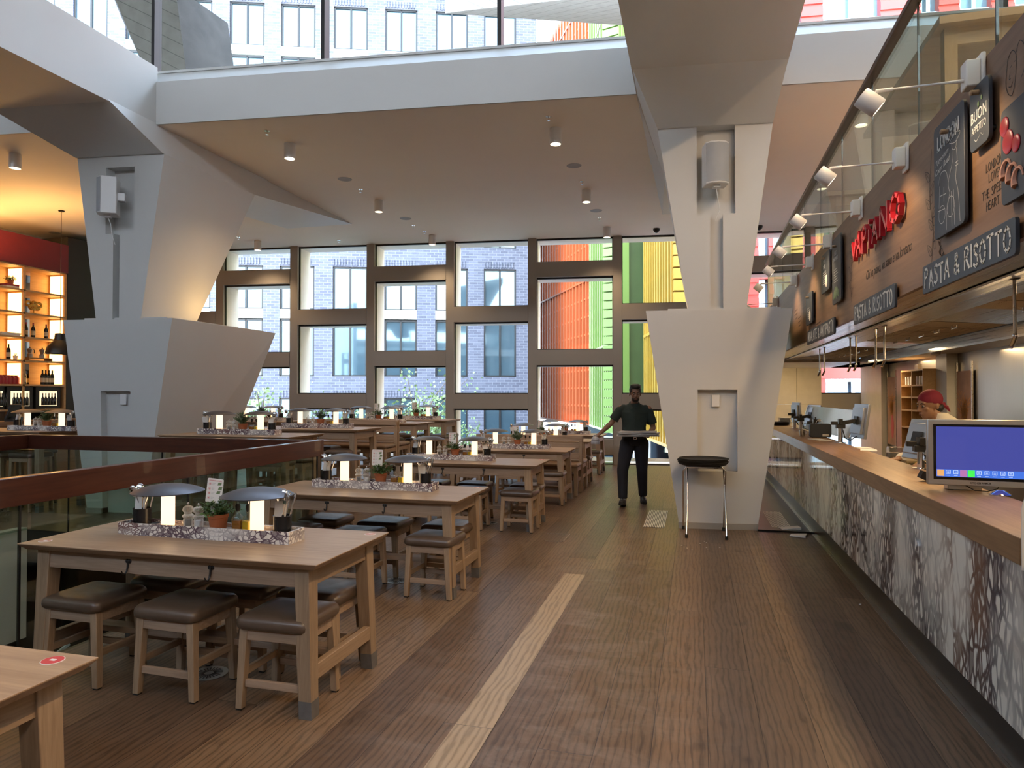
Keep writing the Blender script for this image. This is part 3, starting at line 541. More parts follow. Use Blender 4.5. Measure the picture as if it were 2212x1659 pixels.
def make_stool(h,W=.40,D=.37):
    t=empty('leather_stool' if h<.6 else 'high_stool'); zs=h-.07
    mb=MB(); cushion(mb,-W/2,W/2,0,D,zs,h,.03,.004); mb.build('seat',M['leather'],t,ang=60)
    g=.022
    mb=MB(); mb.box(-W/2+g+.04,W/2-g-.04,g+.004,g+.026,zs-.055,zs); mb.box(-W/2+g+.04,W/2-g-.04,D-g-.026,D-g-.004,zs-.055,zs)
    mb.box(-W/2+g+.004,-W/2+g+.026,g+.04,D-g-.04,zs-.055,zs); mb.box(W/2-g-.026,W/2-g-.004,g+.04,D-g-.04,zs-.055,zs); mb.build('seat_rail',M['topm'],t,bevel=.0015)
    for sx,sy in ((-1,0),(1,0),(1,1),(-1,1)):
        ix=-sx; iy=1 if sy==0 else -1; hx=sx*(W/2-g); hy=g if sy==0 else D-g; fx=sx*(W/2-g+.018); fy=hy-iy*.006
        mb=MB(); mb.hexa(sorted_quad(fx,fy,fx+ix*.036,fy+iy*.036,.008),sorted_quad(hx,hy,hx+ix*.044,hy+iy*.044,zs)); l=mb.build('leg',M['oakz'],t,bevel=.003)
        mb=MB(); mb.box(min(fx+ix*.004,fx+ix*.032),max(fx+ix*.004,fx+ix*.032),min(fy+iy*.004,fy+iy*.032),max(fy+iy*.004,fy+iy*.032),0,.009); mb.build('foot_pad',M['rubber'],l,smooth=False)
    z1=zs*.33; z2=zs*.45
    for yy in (g+.017,D-g-.017): mb=MB(); mb.box(-W/2+g+.03,W/2-g-.03,yy-.011,yy+.011,z1-.018,z1+.018); mb.build('foot_rail',M['topm'],t,bevel=.002)
    for xx in (-W/2+g+.013,W/2-g-.013): mb=MB(); mb.box(xx-.011,xx+.011,g+.03,D-g-.03,z2-.018,z2+.018); mb.build('side_rail',M['oaky'],t,bevel=.002)
    return t
def make_bench(sh,bh,L=1.78):
    """seat front at y=0, back at y=.45"""
    t=empty('high_back_bench')
    mb=MB(); cushion(mb,-L/2,L/2,0,.43,sh-.06,sh,.02); mb.build('seat',M['tanleather'],t,ang=60)
    mb=MB(); mb.box(-L/2+.06,L/2-.06,.03,.055,sh-.14,sh-.06); mb.box(-L/2+.06,L/2-.06,.40,.425,sh-.14,sh-.06); mb.build('seat_rail',M['topm'],t,bevel=.002)
    mb=MB(); mb.box(-L/2,L/2,.445,.47,bh-.085,bh); mb.box(-L/2,L/2,.45,.47,bh-.20,bh-.11); mb.box(-L/2,L/2,.45,.465,sh+.03,sh+.12); mb.build('backrest',M['topm'],t,bevel=.003)
    for s in (-1,1):
        x=s*(L/2-.03)
        mb=MB(); mb.hexa(sorted_quad(x-.027,.435,x+.027,.485,0),sorted_quad(x-.025,.45,x+.025,.475,bh-.01)); mb.build('back_post',M['oakz'],t,bevel=.003)
        mb=MB(); mb.hexa(sorted_quad(x-.024,.02,x+.024,.07,0),sorted_quad(x-.03,.025,x+.03,.085,sh-.06)); mb.build('leg',M['oakz'],t,bevel=.003)
        mb=MB(); mb.box(x-.014,x+.014,.07,.44,sh-.13,sh-.07); mb.box(x-.012,x+.012,.07,.44,.2,.25); mb.build('side_rail',M['oaky'],t,bevel=.002)
    return t
M['tanleather']=plain('worn_tan_leather',(.20,.125,.075),.4,var=.35,sc=8)
T_low,T_high=make_table(.76),make_table(1.07); ST_low,ST_high=make_stool(.475),make_stool(.79); B_low,B_high=make_bench(.50,.90),make_bench(.80,1.16)
PROT=[T_low,T_high,ST_low,ST_high,B_low,B_high]; first={id(p):True for p in PROT}
def place(p,loc,rz=0,label=None,cat=None,group=None):
    if first[id(p)]: first[id(p)]=False; o=p; o.location=loc; o.rotation_euler.z=rz; o['label']=label; o['group']=group
    else: o=copy_tree(p,loc,rz,label,group)
    o['category']=cat; return o
XR=-1.735; XL=-4.55
ORD=['first','second','third','fourth','fifth','sixth']
TABS=[] # (name, centre x, front y, top z)
low=[(1.02-.13,'corner'),(2.88,'first'),(4.88,'second'),(7.50,'third'),(9.42,'fourth'),(11.50,'fifth'),(13.28,'sixth')]
for i,(y,o) in enumerate(low):
    lab=['light oak dining table cut off by the bottom left corner of the photo','nearest fully visible light oak dining table, beside the glass railing','oak dining table directly behind the nearest full one',
      'third oak dining table along the aisle, level with the column','fourth oak dining table along the aisle, in front of the bench backs','fifth oak dining table along the aisle, behind the benches','last oak dining table of the aisle row, against the windows'][i]
    t=place(T_low,(XR-.91,y if i else 1.42+.0,0),0,lab,'table','oak dining tables along the aisle')
    if i==0: t.location=(-1.778-.91,1.707-.80,0)
    TABS.append((o+' aisle table' if i else 'corner table',t.location.x,t.location.y,.76,i))
hi=[(-5.45,6.93,'first'),(XL-.91,8.61,'second'),(XL-.91,10.75,'third'),(XL-.91,12.20,'fourth')]
for i,(x,y,o) in enumerate(hi):
    lab=['nearest high oak table behind the mahogany rail, right of the white column','second high oak table, behind the one at the rail','third high oak table, beyond the left bench backs','farthest high oak table, close to the windows'][i]
    place(T_high,(x,y,0),0,lab,'table','high oak tables'); TABS.append((o+' high table',x,y,1.07,10+i))
place(T_high,(-9.23,7.03,0),0,'high oak table left of the white column, in front of the bar','table','high oak tables'); TABS.append(('left high table',-9.23,7.03,1.07,15))
place(T_high,(-8.0,10.75,0),0,'far high oak table showing between column and trees','table','high oak tables'); TABS.append(('far left high table',-8.0,10.75,1.07,16))
# stools: (table, offsets in front row, offsets in back row)
def stools(tab,front,back,hi=False,dyf=0.0,D=.80):
    n,x,y,z,i=tab; p=ST_high if hi else ST_low; g='leather stools at the '+n
    pos=lambda k,m: {1:['only'],2:['left','right'],3:['left','middle','right'],4:['far left','left','right','far right']}[m][k]
    for k,dx in enumerate(front): place(p,(x+dx,y+dyf,0),R(random.uniform(-2,2)),f'{pos(k,len(front))} brown leather stool of the near row at the {n}','stool',g)
    for k,dx in enumerate(back): place(p,(x+dx+.0,y+D-.03-.37+.06,0),R(random.uniform(-2,2)),f'{pos(k,len(back))} brown leather stool of the far row at the {n}','stool',g)
t=TABS
p=place(ST_low,(-1.93,1.33,0),R(3),'brown leather stool pushed under the corner table, bottom left of the photo','stool','leather stools at the corner table')
p.location=(-1.80,1.22,0)
stools(t[1],(-.61,0.0,.63),(-.44,.10,.565),dyf=.035)
stools(t[2],(-.62,-.02,.66),(-.58,.0,.60),dyf=-.02)
stools(t[3],(-.55,.08,.68),(-.6,-.02,.66),dyf=-.03)
stools(t[4],(-.55,.05,.66),(),dyf=.0)
stools(t[5],(),(-.5,.1,.66))
stools(t[6],(-.5,.1,.66),())
stools(t[7],(-.62,-.02,.6),(-.62,-.02,.62),True)
stools(t[8],(-.62,-.02,.62),(-.62,.02),True,dyf=-.05)
stools(t[9],(),(-.5,.1,.66),True)
stools(t[10],(-.5,.1,.66),(-.5,.1,.66),True)
stools(t[11],(-.55,.05,.55),(-.5,.1),True,dyf=.0)
place(B_low,(XR-.9,10.37,0),0,'low wooden bench facing the fourth aisle table, its slatted back nearest','bench','wooden benches along the aisle')
place(B_low,(XR-.9,11.42,0),math.pi,'low wooden bench facing the windows, back to back with its twin','bench','wooden benches along the aisle')
place(B_high,(XL-.9,9.50,0),0,'tall wooden bench behind the second high table, slatted back','bench','tall wooden benches')
place(B_high,(XL-.9,10.50,0),math.pi,'tall wooden bench facing the windows, behind the other tall bench','bench','tall wooden benches')
# corner stickers
s=add_sticker(bpy.data.objects['dining_table'] if 0 else PROT[0],-10,0,0,STICK) if 0 else None
tabs_low=[o for o in COL.objects if o.type=='EMPTY' and o.name.startswith('dining_table')]
tabs_low.sort(key=lambda o:o.location.y)
add_sticker(tabs_low[0],.80,.74,.76,STICK); add_sticker(tabs_low[1],.83,.72,.76,STICK2); add_sticker(tabs_low[1],-.82,.09,.76,STICK2); add_sticker(tabs_low[2],.83,.73,.76,STICK2); add_sticker(tabs_low[3],.82,.72,.76,STICK)
# ---------------------------------------------------------------- marble trays and what stands in them
def lamp_mat(): return emis('lamp_diffuser',(1,.62,.30),1,(0,.20,LAMP*1.5,LAMP*.8,(1,.78,.55)))
M['diff']=lamp_mat()
def make_tray():
    t=empty('marble_tray'); mb=MB(); L,D,H=1.12,.155,.068; w=.012
    mb.box(-L/2,L/2,-D/2,-D/2+w,0,H); mb.box(-L/2,L/2,D/2-w,D/2,0,H); mb.box(-L/2,-L/2+w,-D/2+w,D/2-w,0,H); mb.box(L/2-w,L/2,-D/2+w,D/2-w,0,H); mb.box(-L/2+w,L/2-w,-D/2+w,D/2-w,0,.01)
    mb.build('trough',M['mtray'],t,smooth=False)
    for x0,x1,m in ((-.545,-.385,'matt_black'),(-.385,-.195,'topm'),(.225,.385,'topm'),(.385,.545,'matt_black'),(-.195,.225,'topm')):
        mb=MB(); mb.box(x0,x1,-D/2+w,D/2-w,.012,.050); mb.build('divider',M[m],t,smooth=False)
    return t
def make_lamp():
    t=empty('table_lamp'); mb=MB(); mb.lathe([(0,0),(.037,0),(.037,.206),(0,.206)],n=28); mb.build('diffuser',M['diff'],t)
    mb=MB(); mb.lathe([(.0,.206),(.12,.203),(.185,.194),(.195,.192),(.1955,.196),(.18,.205),(.13,.223),(.07,.235),(.0,.239)],n=48); mb.build('lamp_shade',M['shade'],t,ang=50)
    return t
def make_tin():
    t=empty('cutlery_tin'); mb=MB(); p=[(0,0),(.048,0)]
    for i in range(9): z=.006+i*.0095; p+=[(.0495,z),(.0475,z+.0045)]
    p+=[(.051,.092),(.0485,.092),(.046,.012),(0,.012)]; mb.lathe(p,n=28); mb.build('tin_body',M['tinblack'],t,ang=60); return t
M['tinblack']=plain('glossy_black_tin',(.014,.014,.016),.22)
def make_mill(fill):
    t=empty('spice_mill'); mb=MB(); mb.lathe([(0,0),(.021,0),(.0215,.03),(.0195,.037),(.0265,.045),(.026,.05),(.0165,.058),(.016,.062),(.0245,.072),(.025,.080),(.0205,.090),(.009,.096),(0,.097)],n=22); mb.build('mill_body',M['acrylic'],t)
    mb=MB(); mb.lathe([(0,.002),(.017,.002),(.017,.031),(0,.032)],n=16); mb.build('filling',fill,t)
    mb=MB(); mb.lathe([(0,.03),(.002,.03),(.002,.1),(.0055,.102),(.006,.106),(.004,.110),(0,.111)],n=10); mb.build('spindle',M['chrome'],t); return t
def make_bottle(liq):
    t=empty('oil_bottle'); mb=MB()
    def rq(w,z,r,n=5):
        p=[]
        for cx,cy,a in ((w-r,w-r,0),(-w+r,w-r,90),(-w+r,-w+r,180),(w-r,-w+r,270)):
            for i in range(n): q=R(a+90*i/(n-1)); p.append((cx+r*math.cos(q),cy+r*math.sin(q),z))
        return p
    def body(mb,secs):
        rs=[rq(w,z,r) for w,z,r in secs]; n=len(rs[0]); vs=[v for q in rs for v in q]; fs=[tuple(range(n))[::-1],tuple(range((len(rs)-1)*n,len(rs)*n))]
        for i in range(len(rs)-1):
            for k in range(n): fs.append((i*n+k,i*n+(k+1)%n,(i+1)*n+(k+1)%n,(i+1)*n+k))
        mb.add(vs,fs)
    body(mb,[(.026,0,.006),(.027,.004,.008),(.027,.058,.008),(.024,.07,.012),(.013,.086,.0125),(.0105,.092,.0102),(.0105,.112,.0102),(.012,.114,.0118),(.012,.118,.0118)]); mb.build('bottle_glass',M['clear'],t,ang=50)
    mb=MB(); body(mb,[(.0235,.003,.006),(.0245,.006,.008),(.0245,.050,.008)]); mb.build('oil',liq,t)
    mb=MB(); mb.lathe([(.009,.10),(.013,.118),(.0135,.136),(.009,.142),(0,.143)],n=14); mb.build('stopper',M['rubber'],t)
    mb=MB(); mb.tube([(0,0,.142),(.001,0,.16),(.004,0,.182)],[.004,.003,.0018],8); mb.build('spout',M['chrome'],t); return t
def make_pot(leafm,seed,hh=.13,spread=.11,n=46,up=.0):
    t=empty('potted_herb'); mb=MB(); mb.lathe([(0,0),(.042,0),(.052,.068),(.056,.070),(.057,.088),(.053,.088),(.050,.074),(0,.072)],n=28); mb.build('plant_pot',M['terra'],t)
    mb=MB(); mb.lathe([(0,.0745),(.050,.0745)],n=20); mb.build('potting_soil',M['soil'],t)
    rnd=random.Random(seed); mb=MB(); ml=MB()
    for i in range(n):
        a=rnd.uniform(0,6.283); s=rnd.uniform(.15,1)*spread; h=rnd.uniform(.35,1)*hh
        b=V((rnd.uniform(-.03,.03),rnd.uniform(-.03,.03),.074)); e=b+V((math.cos(a)*s,math.sin(a)*s*.8,h*(1.15-s/spread*.6)+up))
        mid=(b+e)/2+V((0,0,h*.25)); mb.tube([b,mid,e],[.0012,.001,.0006],4)
        for j in range(13):
            f=.25+.75*j/12; p=(b*(1-f)**2+mid*2*f*(1-f)+e*f*f); th=rnd.uniform(0,6.283); L=rnd.uniform(.016,.032); d=V((math.cos(th),math.sin(th),rnd.uniform(.1,.8))).normalized()
            w=d.cross(V((0,0,1))).normalized()*.0034
            ml.add([p-w,p+d*L*.5-w*1.3,p+d*L,p+d*L*.5+w*1.3,p+w],[(0,1,2,3,4)])
    mb.build('stems',leafm,t,smooth=False); ml.build('foliage',leafm,t,smooth=False); return t
def make_card():
    t=empty('menu_card'); mb=MB(); w,h=.047,.068; r=.008; p=[]
    for cx,cy,a in ((w-r,h-r,0),(-w+r,h-r,90),(-w+r,-h+r,180),(w-r,-h+r,270)):
        for i in range(4): q=R(a+30*i); p.append((cx+r*math.cos(q),cy+r*math.sin(q)))
    X=Matrix.Translation((0,0,.15))@Matrix.Rotation(R(90),4,'X'); mb.M=X; mb.prism(p,-.0012,.0012); mb.M=Matrix(); mb.box(-.012,.012,-.0012,.0012,0,.085); mb.build('card',M['paper'],t,smooth=False)
    Z=Matrix.Translation((0,-.0014,.15))@Matrix.Rotation(R(90),4,'X')
    text('heading','VAPIANO LOVERS',M['redsign'],.0098,Z@Matrix.Translation((0,.056,0)),t,.0002,sx=.95)
    mb=MB(); mb.M=Z
    for i in range(4):
        y=.036-i*.026; c=(-.030,y)
        for k in range(16):
            a0,a1=6.283*k/16,6.283*(k+1)/16; mb.add([(c[0]+.0072*math.cos(a0),c[1]+.0072*math.sin(a0),0),(c[0]+.0072*math.cos(a1),c[1]+.0072*math.sin(a1),0),(c[0]+.0062*math.cos(a1),c[1]+.0062*math.sin(a1),0),(c[0]+.0062*math.cos(a0),c[1]+.0062*math.sin(a0),0)],[(0,1,2,3)])
        mb.add([(c[0]-.003,y-.003,0),(c[0]+.003,y-.003,0),(c[0]+.003,y+.002,0),(c[0]-.003,y+.002,0)],[(0,1,2,3)])
    mb.build('round_icons',M['redsign'],t,smooth=False)
    mb=MB(); mb.M=Z
    for i in range(4):
        for j in range(3): y=.040-i*.026-j*.0045; mb.add([(-.018,y,0),(-.018+.020-.004*j,y,0),(-.018+.020-.004*j,y+.0013,0),(-.018,y+.0013,0)],[(0,1,2,3)])
    mb.build('small_print',M['greymesh'],t,smooth=False)
    mb=MB(); mb.M=Z@Matrix.Translation((.026,.02,0))
    for k,(a,b) in enumerate(((0,.02),(.006,-.004),(-.002,-.028))): mb.add([(a-.012,b-.009,.0001*k),(a+.010,b-.006,.0001*k),(a+.012,b+.010,.0001*k),(a-.008,b+.008,.0001*k)],[(0,1,2,3)])
    mb.build('salad_sketch',M['leaf2'],t,smooth=False)
    return t
def make_spoon(n='spoon'):
    t=None; mb=MB(); mb.tube([(0,0,0),(0,0,.10),(0,.002,.135)],[.0035,.003,.0025],6); mb.ell((0,.006,.16),(.021,.006,.030),14,10); return mb.build(n,M['chrome'])
def make_fork():
    mb=MB(); mb.tube([(0,0,0),(0,0,.11),(0,.002,.13)],[.0035,.0028,.003],6); mb.add([(-.009,.001,.128),(.009,.001,.128),(.011,.004,.145),(-.011,.004,.145),(-.009,.003,.128),(.009,.003,.128),(.011,.006,.145),(-.011,.006,.145)],[(0,1,2,3),(7,6,5,4),(0,4,5,1),(1,5,6,2),(2,6,7,3),(3,7,4,0)])
    for i in range(4): x=-.0085+i*.0057; mb.tube([(x,.004,.144),(x*1.05,.008,.165),(x*1.05,.006,.185)],[.0018,.0015,.001],5)
    return mb.build('fork',M['chrome'])
def make_handle():
    mb=MB(); mb.tube([(0,0,0),(0,0,.10),(0,0,.155),(0,0,.17)],[.004,.0045,.0065,.004],8); return mb.build('knife',M['chrome'])
def make_napkin():
    mb=MB()
    for i in range(5): mb.add([(-.028,-.012+i*.004,0),(.028,-.013+i*.004,0),(.032,-.014+i*.0048,.155+.004*(i%2)),(-.032,-.012+i*.0048,.15),(-.028,-.0100+i*.004,0),(.028,-.011+i*.004,0),(.032,-.0115+i*.0048,.155+.004*(i%2)),(-.032,-.0095+i*.0048,.15)],[(0,1,2,3),(7,6,5,4),(0,4,5,1),(1,5,6,2),(2,6,7,3),(3,7,4,0)])
    return mb.build('paper_napkins',M['napkin'],smooth=False)
PP=dict(tray=make_tray(),lamp=make_lamp(),tin=make_tin(),salt=make_mill(M['wplastic']),pepper=make_mill(M['black']),oil=make_bottle(M['oil']),vin=make_bottle(M['vin']),
  pot1=make_pot(M['leaf'],3,.13,.16,56,-.01),pot2=make_pot(M['leaf2'],5,.16,.11,84,.02),card=make_card(),spoon=make_spoon(),fork=make_fork(),knife=make_handle(),napkin=make_napkin())
used={k:False for k in PP}
def put(k,loc,rz,label,cat,group,rot=None,sc=1):
    p=PP[k]
    if not used[k]: used[k]=True; o=p
    else: o=copy_tree(p)
    o.location=loc; o.rotation_euler=rot if rot is not None else (0,0,rz); o['label']=label; o['category']=cat; o['group']=group
    if sc!=1: o.scale=(sc,)*3
    return o
rnd=random.Random(11)
def dress(tab,detail,x0=None,pot='pot1',card=True,flip=False,yo=None):
    n,x,y,z,i=tab; cx=(x+(-.02)) if x0 is None else x0; cyy=y+.42 if yo is None else yo; zt=z+.0; fl=z+.052
    put('tray',(cx,cyy,zt),0,f'veined marble condiment tray on the {n}','tray','marble trays on the tables')
    for s,dx in (('left',-.285),('right',.31)): put('lamp',(cx+dx,cyy,fl),0,f'{s} glowing mushroom lamp on the {n}','lamp','mushroom table lamps')
    put('pepper',(cx-.155,cyy+.01,fl),0,f'clear pepper mill in the tray on the {n}','pepper mill','spice mills',sc=1.22); put('salt',(cx-.075,cyy,fl),0,f'clear salt mill in the tray on the {n}','salt mill','spice mills',sc=1.22)
    put(pot,(cx+.06,cyy-.005,fl-.006),rnd.uniform(0,6),f'herb in a terracotta pot in the tray on the {n}','potted herb','terracotta herb pots')
    if card: put('card',(cx+.055-.02,cyy-.03,fl+.065),0,f'white menu card stuck in the herb pot on the {n}','menu card','menu cards in the herb pots',rot=(R(rnd.uniform(-4,2)),R(rnd.uniform(-2,7)),R(rnd.uniform(5,14))))
    put('vin',(cx+.185,cyy,fl),R(8),f'amber vinegar bottle, left of the pair on the {n}','bottle','oil and vinegar bottles'); put('oil',(cx+.248,cyy+.006,fl),R(-10),f'golden oil bottle, right of the pair on the {n}','bottle','oil and vinegar bottles')
    for s,dx in (('left',-.465),('right',.47)):
        put('tin',(cx+dx,cyy,fl),0,f'black {s} cutlery tin in the tray on the {n}','cutlery tin','black cutlery tins')
        b=(cx+dx,cyy,fl+.014); lab=lambda k,w: f'{k} leaning {w} in the {s} tin on the {n}'
        put('napkin',(b[0]+(-.012 if s=='left' else -.02),b[1]-.006,b[2]),0,f'folded paper napkins in the {s} tin on the {n}','napkins','paper napkins in the tins',rot=(R(-6),R(rnd.uniform(-8,10)),R(rnd.uniform(-20,30))))
        SC=1.18; ks=[('spoon','left',-.018,-.30,.12),('spoon','right',.018,.34,-.05),('fork','right',.012,.26,.15),('knife','back',.0,.10,-.22),('knife','right',.02,.22,-.12),('spoon','forward',.004,.06,.26)]
        if not detail: ks=ks[:3]
        for k,w,dx2,ry,rx in ks:
            put(k,(b[0]+dx2,b[1]+.012*(1 if rx<0 else -1),b[2]),0,lab('steel '+k,w),k,'cutlery in the tins',rot=(rx,ry+rnd.uniform(-.06,.06),rnd.uniform(-.5,.5)+(math.pi if k=='spoon' else 0)),sc=SC)
dress(TABS[1],True,-2.665,yo=3.30); dress(TABS[2],True,-2.665,yo=5.36); dress(TABS[3],True,-2.92,pot='pot1',yo=7.95); dress(TABS[4],False,-2.62,pot='pot2',yo=9.85,card=True)
dress(TABS[5],False,-2.70,pot='pot2',card=True,yo=11.9); dress(TABS[6],False,-2.6,pot='pot1',card=False,yo=13.7)
dress(TABS[7],True,-5.50,pot='pot2',card=False,yo=7.33); dress(TABS[8],False,-5.42,pot='pot2',card=False,yo=9.02); dress(TABS[9],False,-5.50,pot='pot1',card=True,yo=11.1); dress(TABS[10],False,-5.42,pot='pot1',card=True,yo=12.6)
dress(TABS[11],False,-8.68,pot='pot2',card=False,yo=7.4); dress(TABS[12],False,-7.9,pot='pot2',card=False,yo=11.1)
# ---------------------------------------------------------------- glass railing round the stair void
rl=tag(empty('glass_railing',(0,0,0)),'mahogany topped glass railing around the stair opening','railing')
mb=MB(); mb.box(-3.76,-3.69,-3,6.27,.938,1.10); mb.build('handrail',M['raily'],rl,bevel=.004)
mb=MB(); mb.box(-7.45,-3.765,6.16,6.23,.938,1.10); mb.build('handrail',M['rail'],rl,bevel=.004)
mb=MB(); mb.box(-7.50,-7.455,-3,6.23,.938,1.10); mb.build('handrail',M['raily'],rl,bevel=.004)
ys=[-3,-1.6,-.1,1.35,atx(42,1120,-3.725).y,atx(406,1060,-3.725).y,6.20]; ys=sorted(ys)
for a,b in zip(ys,ys[1:]):
    mb=MB(); mb.box(-3.731,-3.719,a+.006,b-.006,.0,.94); mb.build('glass_panel',M['balus'],rl,smooth=False)
    mb=MB(); mb.box(-3.732,-3.718,b-.0055,b+.0055,0,.94); mb.build('edge_seal',M['black'],rl,smooth=False)
xs2=[-7.44,aty(46,980,6.2).x if -7.4<aty(46,980,6.2).x<-3.8 else -6.9,aty(351,970,6.2).x,-3.77]; xs2=sorted(xs2)
for a,b in zip(xs2,xs2[1:]):
    mb=MB(); mb.box(a+.006,b-.006,6.19,6.202,.0,.94); mb.build('glass_panel',M['balus'],rl,smooth=False)
    mb=MB(); mb.box(b-.0055,b+.0055,6.189,6.203,0,.94); mb.build('edge_seal',M['black'],rl,smooth=False)
mb=MB(); mb.box(-7.482,-7.47,-3,6.18,0,.94); mb.build('glass_panel',M['balus'],rl,smooth=False)
st=tag(empty('stair_flight',(-6.2,4.2,-4.2)),'dark lower staircase with timber handrails seen through the void','staircase')
for i,x in enumerate((0,1.3)):
    mb=MB(); mb.bar((x-1.6,-2.4,.4),(x-.2,1.6,3.0),.05,.16); mb.build('stair_handrail',M['rail'],st); mb=MB(); mb.bar((x-1.63,-2.4,.52),(x-.23,1.6,3.12),.03,.03); mb.build('handrail_edge',M['jamb'],st)
mb=MB()
for i in range(12): mb.box(-1.9,1.2,-2.4+i*.28,-2.1+i*.28,0,.2+i*.18)
mb.build('steps',M['matt_black'],st,smooth=False)
# ---------------------------------------------------------------- counter
XC=1.24
ct=tag(empty('serving_counter',(XC,3.1,0)),'long serving counter faced in violet veined marble','counter')
yy=[.9,2.35,3.9,5.45,7.0,8.55,10.1,11.65,13.9]
for a,b in zip(yy,yy[1:]):
    mb=MB(); mb.box(.012,.035,a-3.1+.001,b-3.1-.001,.205,.892); mb.build('marble_panel',M['mpanel'],ct,smooth=False)
mb=MB(); mb.box(.055,.075,.9-3.1,13.9-3.1,0,.205); mb.build('kick_plate',M['kick'] if 'kick' in M else M['black'],ct,smooth=False)
mb=MB(); mb.box(.075,.44,.9-3.1,13.9-3.1,0,.79); mb.build('carcass',M['matt_black'],ct,smooth=False)
mb=MB(); mb.box(.035,.10,.9-3.1,13.9-3.1,.205,.885); mb.build('backing',M['matt_black'],ct,smooth=False)
mb=MB(); mb.box(0,.44,.0,10.8,.892,1.0); wt=mb.build('worktop',M['worktop'],loc=(XC,3.13,0),bevel=.003); tag(wt,'thick oiled oak worktop running the length of the counter','worktop')
mb=MB(); mb.box(1.262,1.300,.9,8.30,.0,.004); mb.box(1.262,1.300,8.34,13.9,.0,.004); struct(mb.build('trim_40',M['steel'],smooth=False))
# lower prep shelf behind
mb=MB(); mb.box(1.70,2.05,3.2,12.6,.80,.86); ps=tag(mb.build('prep_shelf',M['steel'],smooth=False),'low steel prep shelf behind the oak worktop','shelf')
# ---------------------------------------------------------------- gallery above: slab, fascia, glass, handrail
mb=MB(); mb.box(1.30,7.2,1.0,13.4,2.50,2.75); struct(mb.build('floor_gallery',M['ceil'],smooth=False))
mb=MB(); mb.box(XC,XC+.03,1.0,13.2,2.18,3.05)
struct(mb.build('wall_fascia',M['fascia'],smooth=False))
gr=tag(empty('gallery_balustrade',(1.30,1,2.75)),'frameless glass balustrade with brown handrail above the wooden fascia','balustrade')
j=[3.46+1.09*i for i in range(-2,9)]+[13.2]
for a,b in zip([1.0]+j,j):
    if b<=a: continue
    mb=MB(); mb.box(0,.012,a-1+.006,b-1-.006,-.02,1.2); mb.build('glass_panel',M['balus'],gr,smooth=False)
    mb=MB(); mb.box(.001,.011,b-1-.005,b-1+.005,.0,1.2); mb.build('edge_seal',M['black'],gr,smooth=False)
mb=MB(); mb.box(-.045,.025,0,12.2,1.175,1.215); mb.build('handrail',M['metalbrown'],gr,bevel=.008)
FMX=Matrix(((0,0,-1,0),(-1,0,0,0),(0,1,0,0),(0,0,0,1)))
def FM(y,z,out=0): return Matrix.Translation((XC-out,y,z))@FMX
def rrect(mb,w,h,r,z0,z1,Mx):
    p=[]
    for cx,cy,a in ((w/2-r,h/2-r,0),(-w/2+r,h/2-r,90),(-w/2+r,-h/2+r,180),(w/2-r,-h/2+r,270)):
        for i in range(7): q=R(a+15*i); p.append((cx+r*math.cos(q),cy+r*math.sin(q)))
    mb.M=Mx; mb.prism(p,z0,z1); mb.M=Matrix(); return mb
def ribbon(mb,pts,w,Mx,z=.0,d=.001):
    for a,b in zip(pts,pts[1:]):
        a,b=V((a[0],a[1],z)),V((b[0],b[1],z)); t=b-a
        if t.length<1e-6: continue
        t.normalize(); n=V((-t.y,t.x,0))*w/2; a=a-t*w*.3; b=b+t*w*.3
        mb.add([Mx@p for p in (a-n,b-n,b+n,a+n)],[(0,1,2,3)])
def curve(pts,n=8):
    out=[]; P=[pts[0]]+list(pts)+[pts[-1]]
    for i in range(1,len(P)-2):
        for k in range(n):
            t=k/n; out.append(tuple(.5*((2*P[i][c])+(-P[i-1][c]+P[i+1][c])*t+(2*P[i-1][c]-5*P[i][c]+4*P[i+1][c]-P[i+2][c])*t*t+(-P[i-1][c]+3*P[i][c]-3*P[i+1][c]+P[i+2][c])*t**3) for c in (0,1)))
    out.append(tuple(pts[-1])); return out
def board(name,y,z,w,h,mat,label,cat='sign',peg=True,out=.035,r=.03):
    o=tag(empty(name,(XC-out,y,z)),label,cat); I=FMX
    mb=MB(); rrect(mb,w,h,r,-.016,.0,I); mb.build('board',mat,o,bevel=.002)
    mb=MB(); mb.M=I
    for dx,dy in ((-w*.35,h*.3),(w*.35,-h*.3)): mb.lathe([(.012,-out),(.012,-.016)],(dx,dy,0),10)
    mb.M=Matrix(); mb.build('spacer',M['black'],o)
    if peg: mb=MB(); mb.M=I; mb.lathe([(.011,0),(.012,.03),(.009,.034),(0,.034)],(0,h*.36,0),14); mb.M=Matrix(); mb.build('wooden_peg',M['oaky'],o)
    return o
for y,word,w,lab in ((5.29,'PASTA & RISOTTO',1.14,'slate sign lettered PASTA & RISOTTO, the smaller looking farther one'),(3.62,'PASTA & RISOTTO',1.12,'slate sign lettered PASTA & RISOTTO nearest the camera'),(7.39,'INSALATE & ANTIPASTI',1.52,'slate sign lettered INSALATE & ANTIPASTI at the far end')):
    o=board('hanging_sign',y,2.19,w,.152,M['slate'],lab,'sign',False,.03,.02)
    k0=0
    for wd in word.split(' '):
        mb=MB(); strokes(word,.098,.0125,FMX@Matrix.Translation((0,0,.0005)),mb,.0015,.2 if len(word)<16 else .24,1.0,.06,(k0,k0+len(wd))); k0+=len(wd)+1; mb.build('lettering',M['chalk'],o,smooth=False)
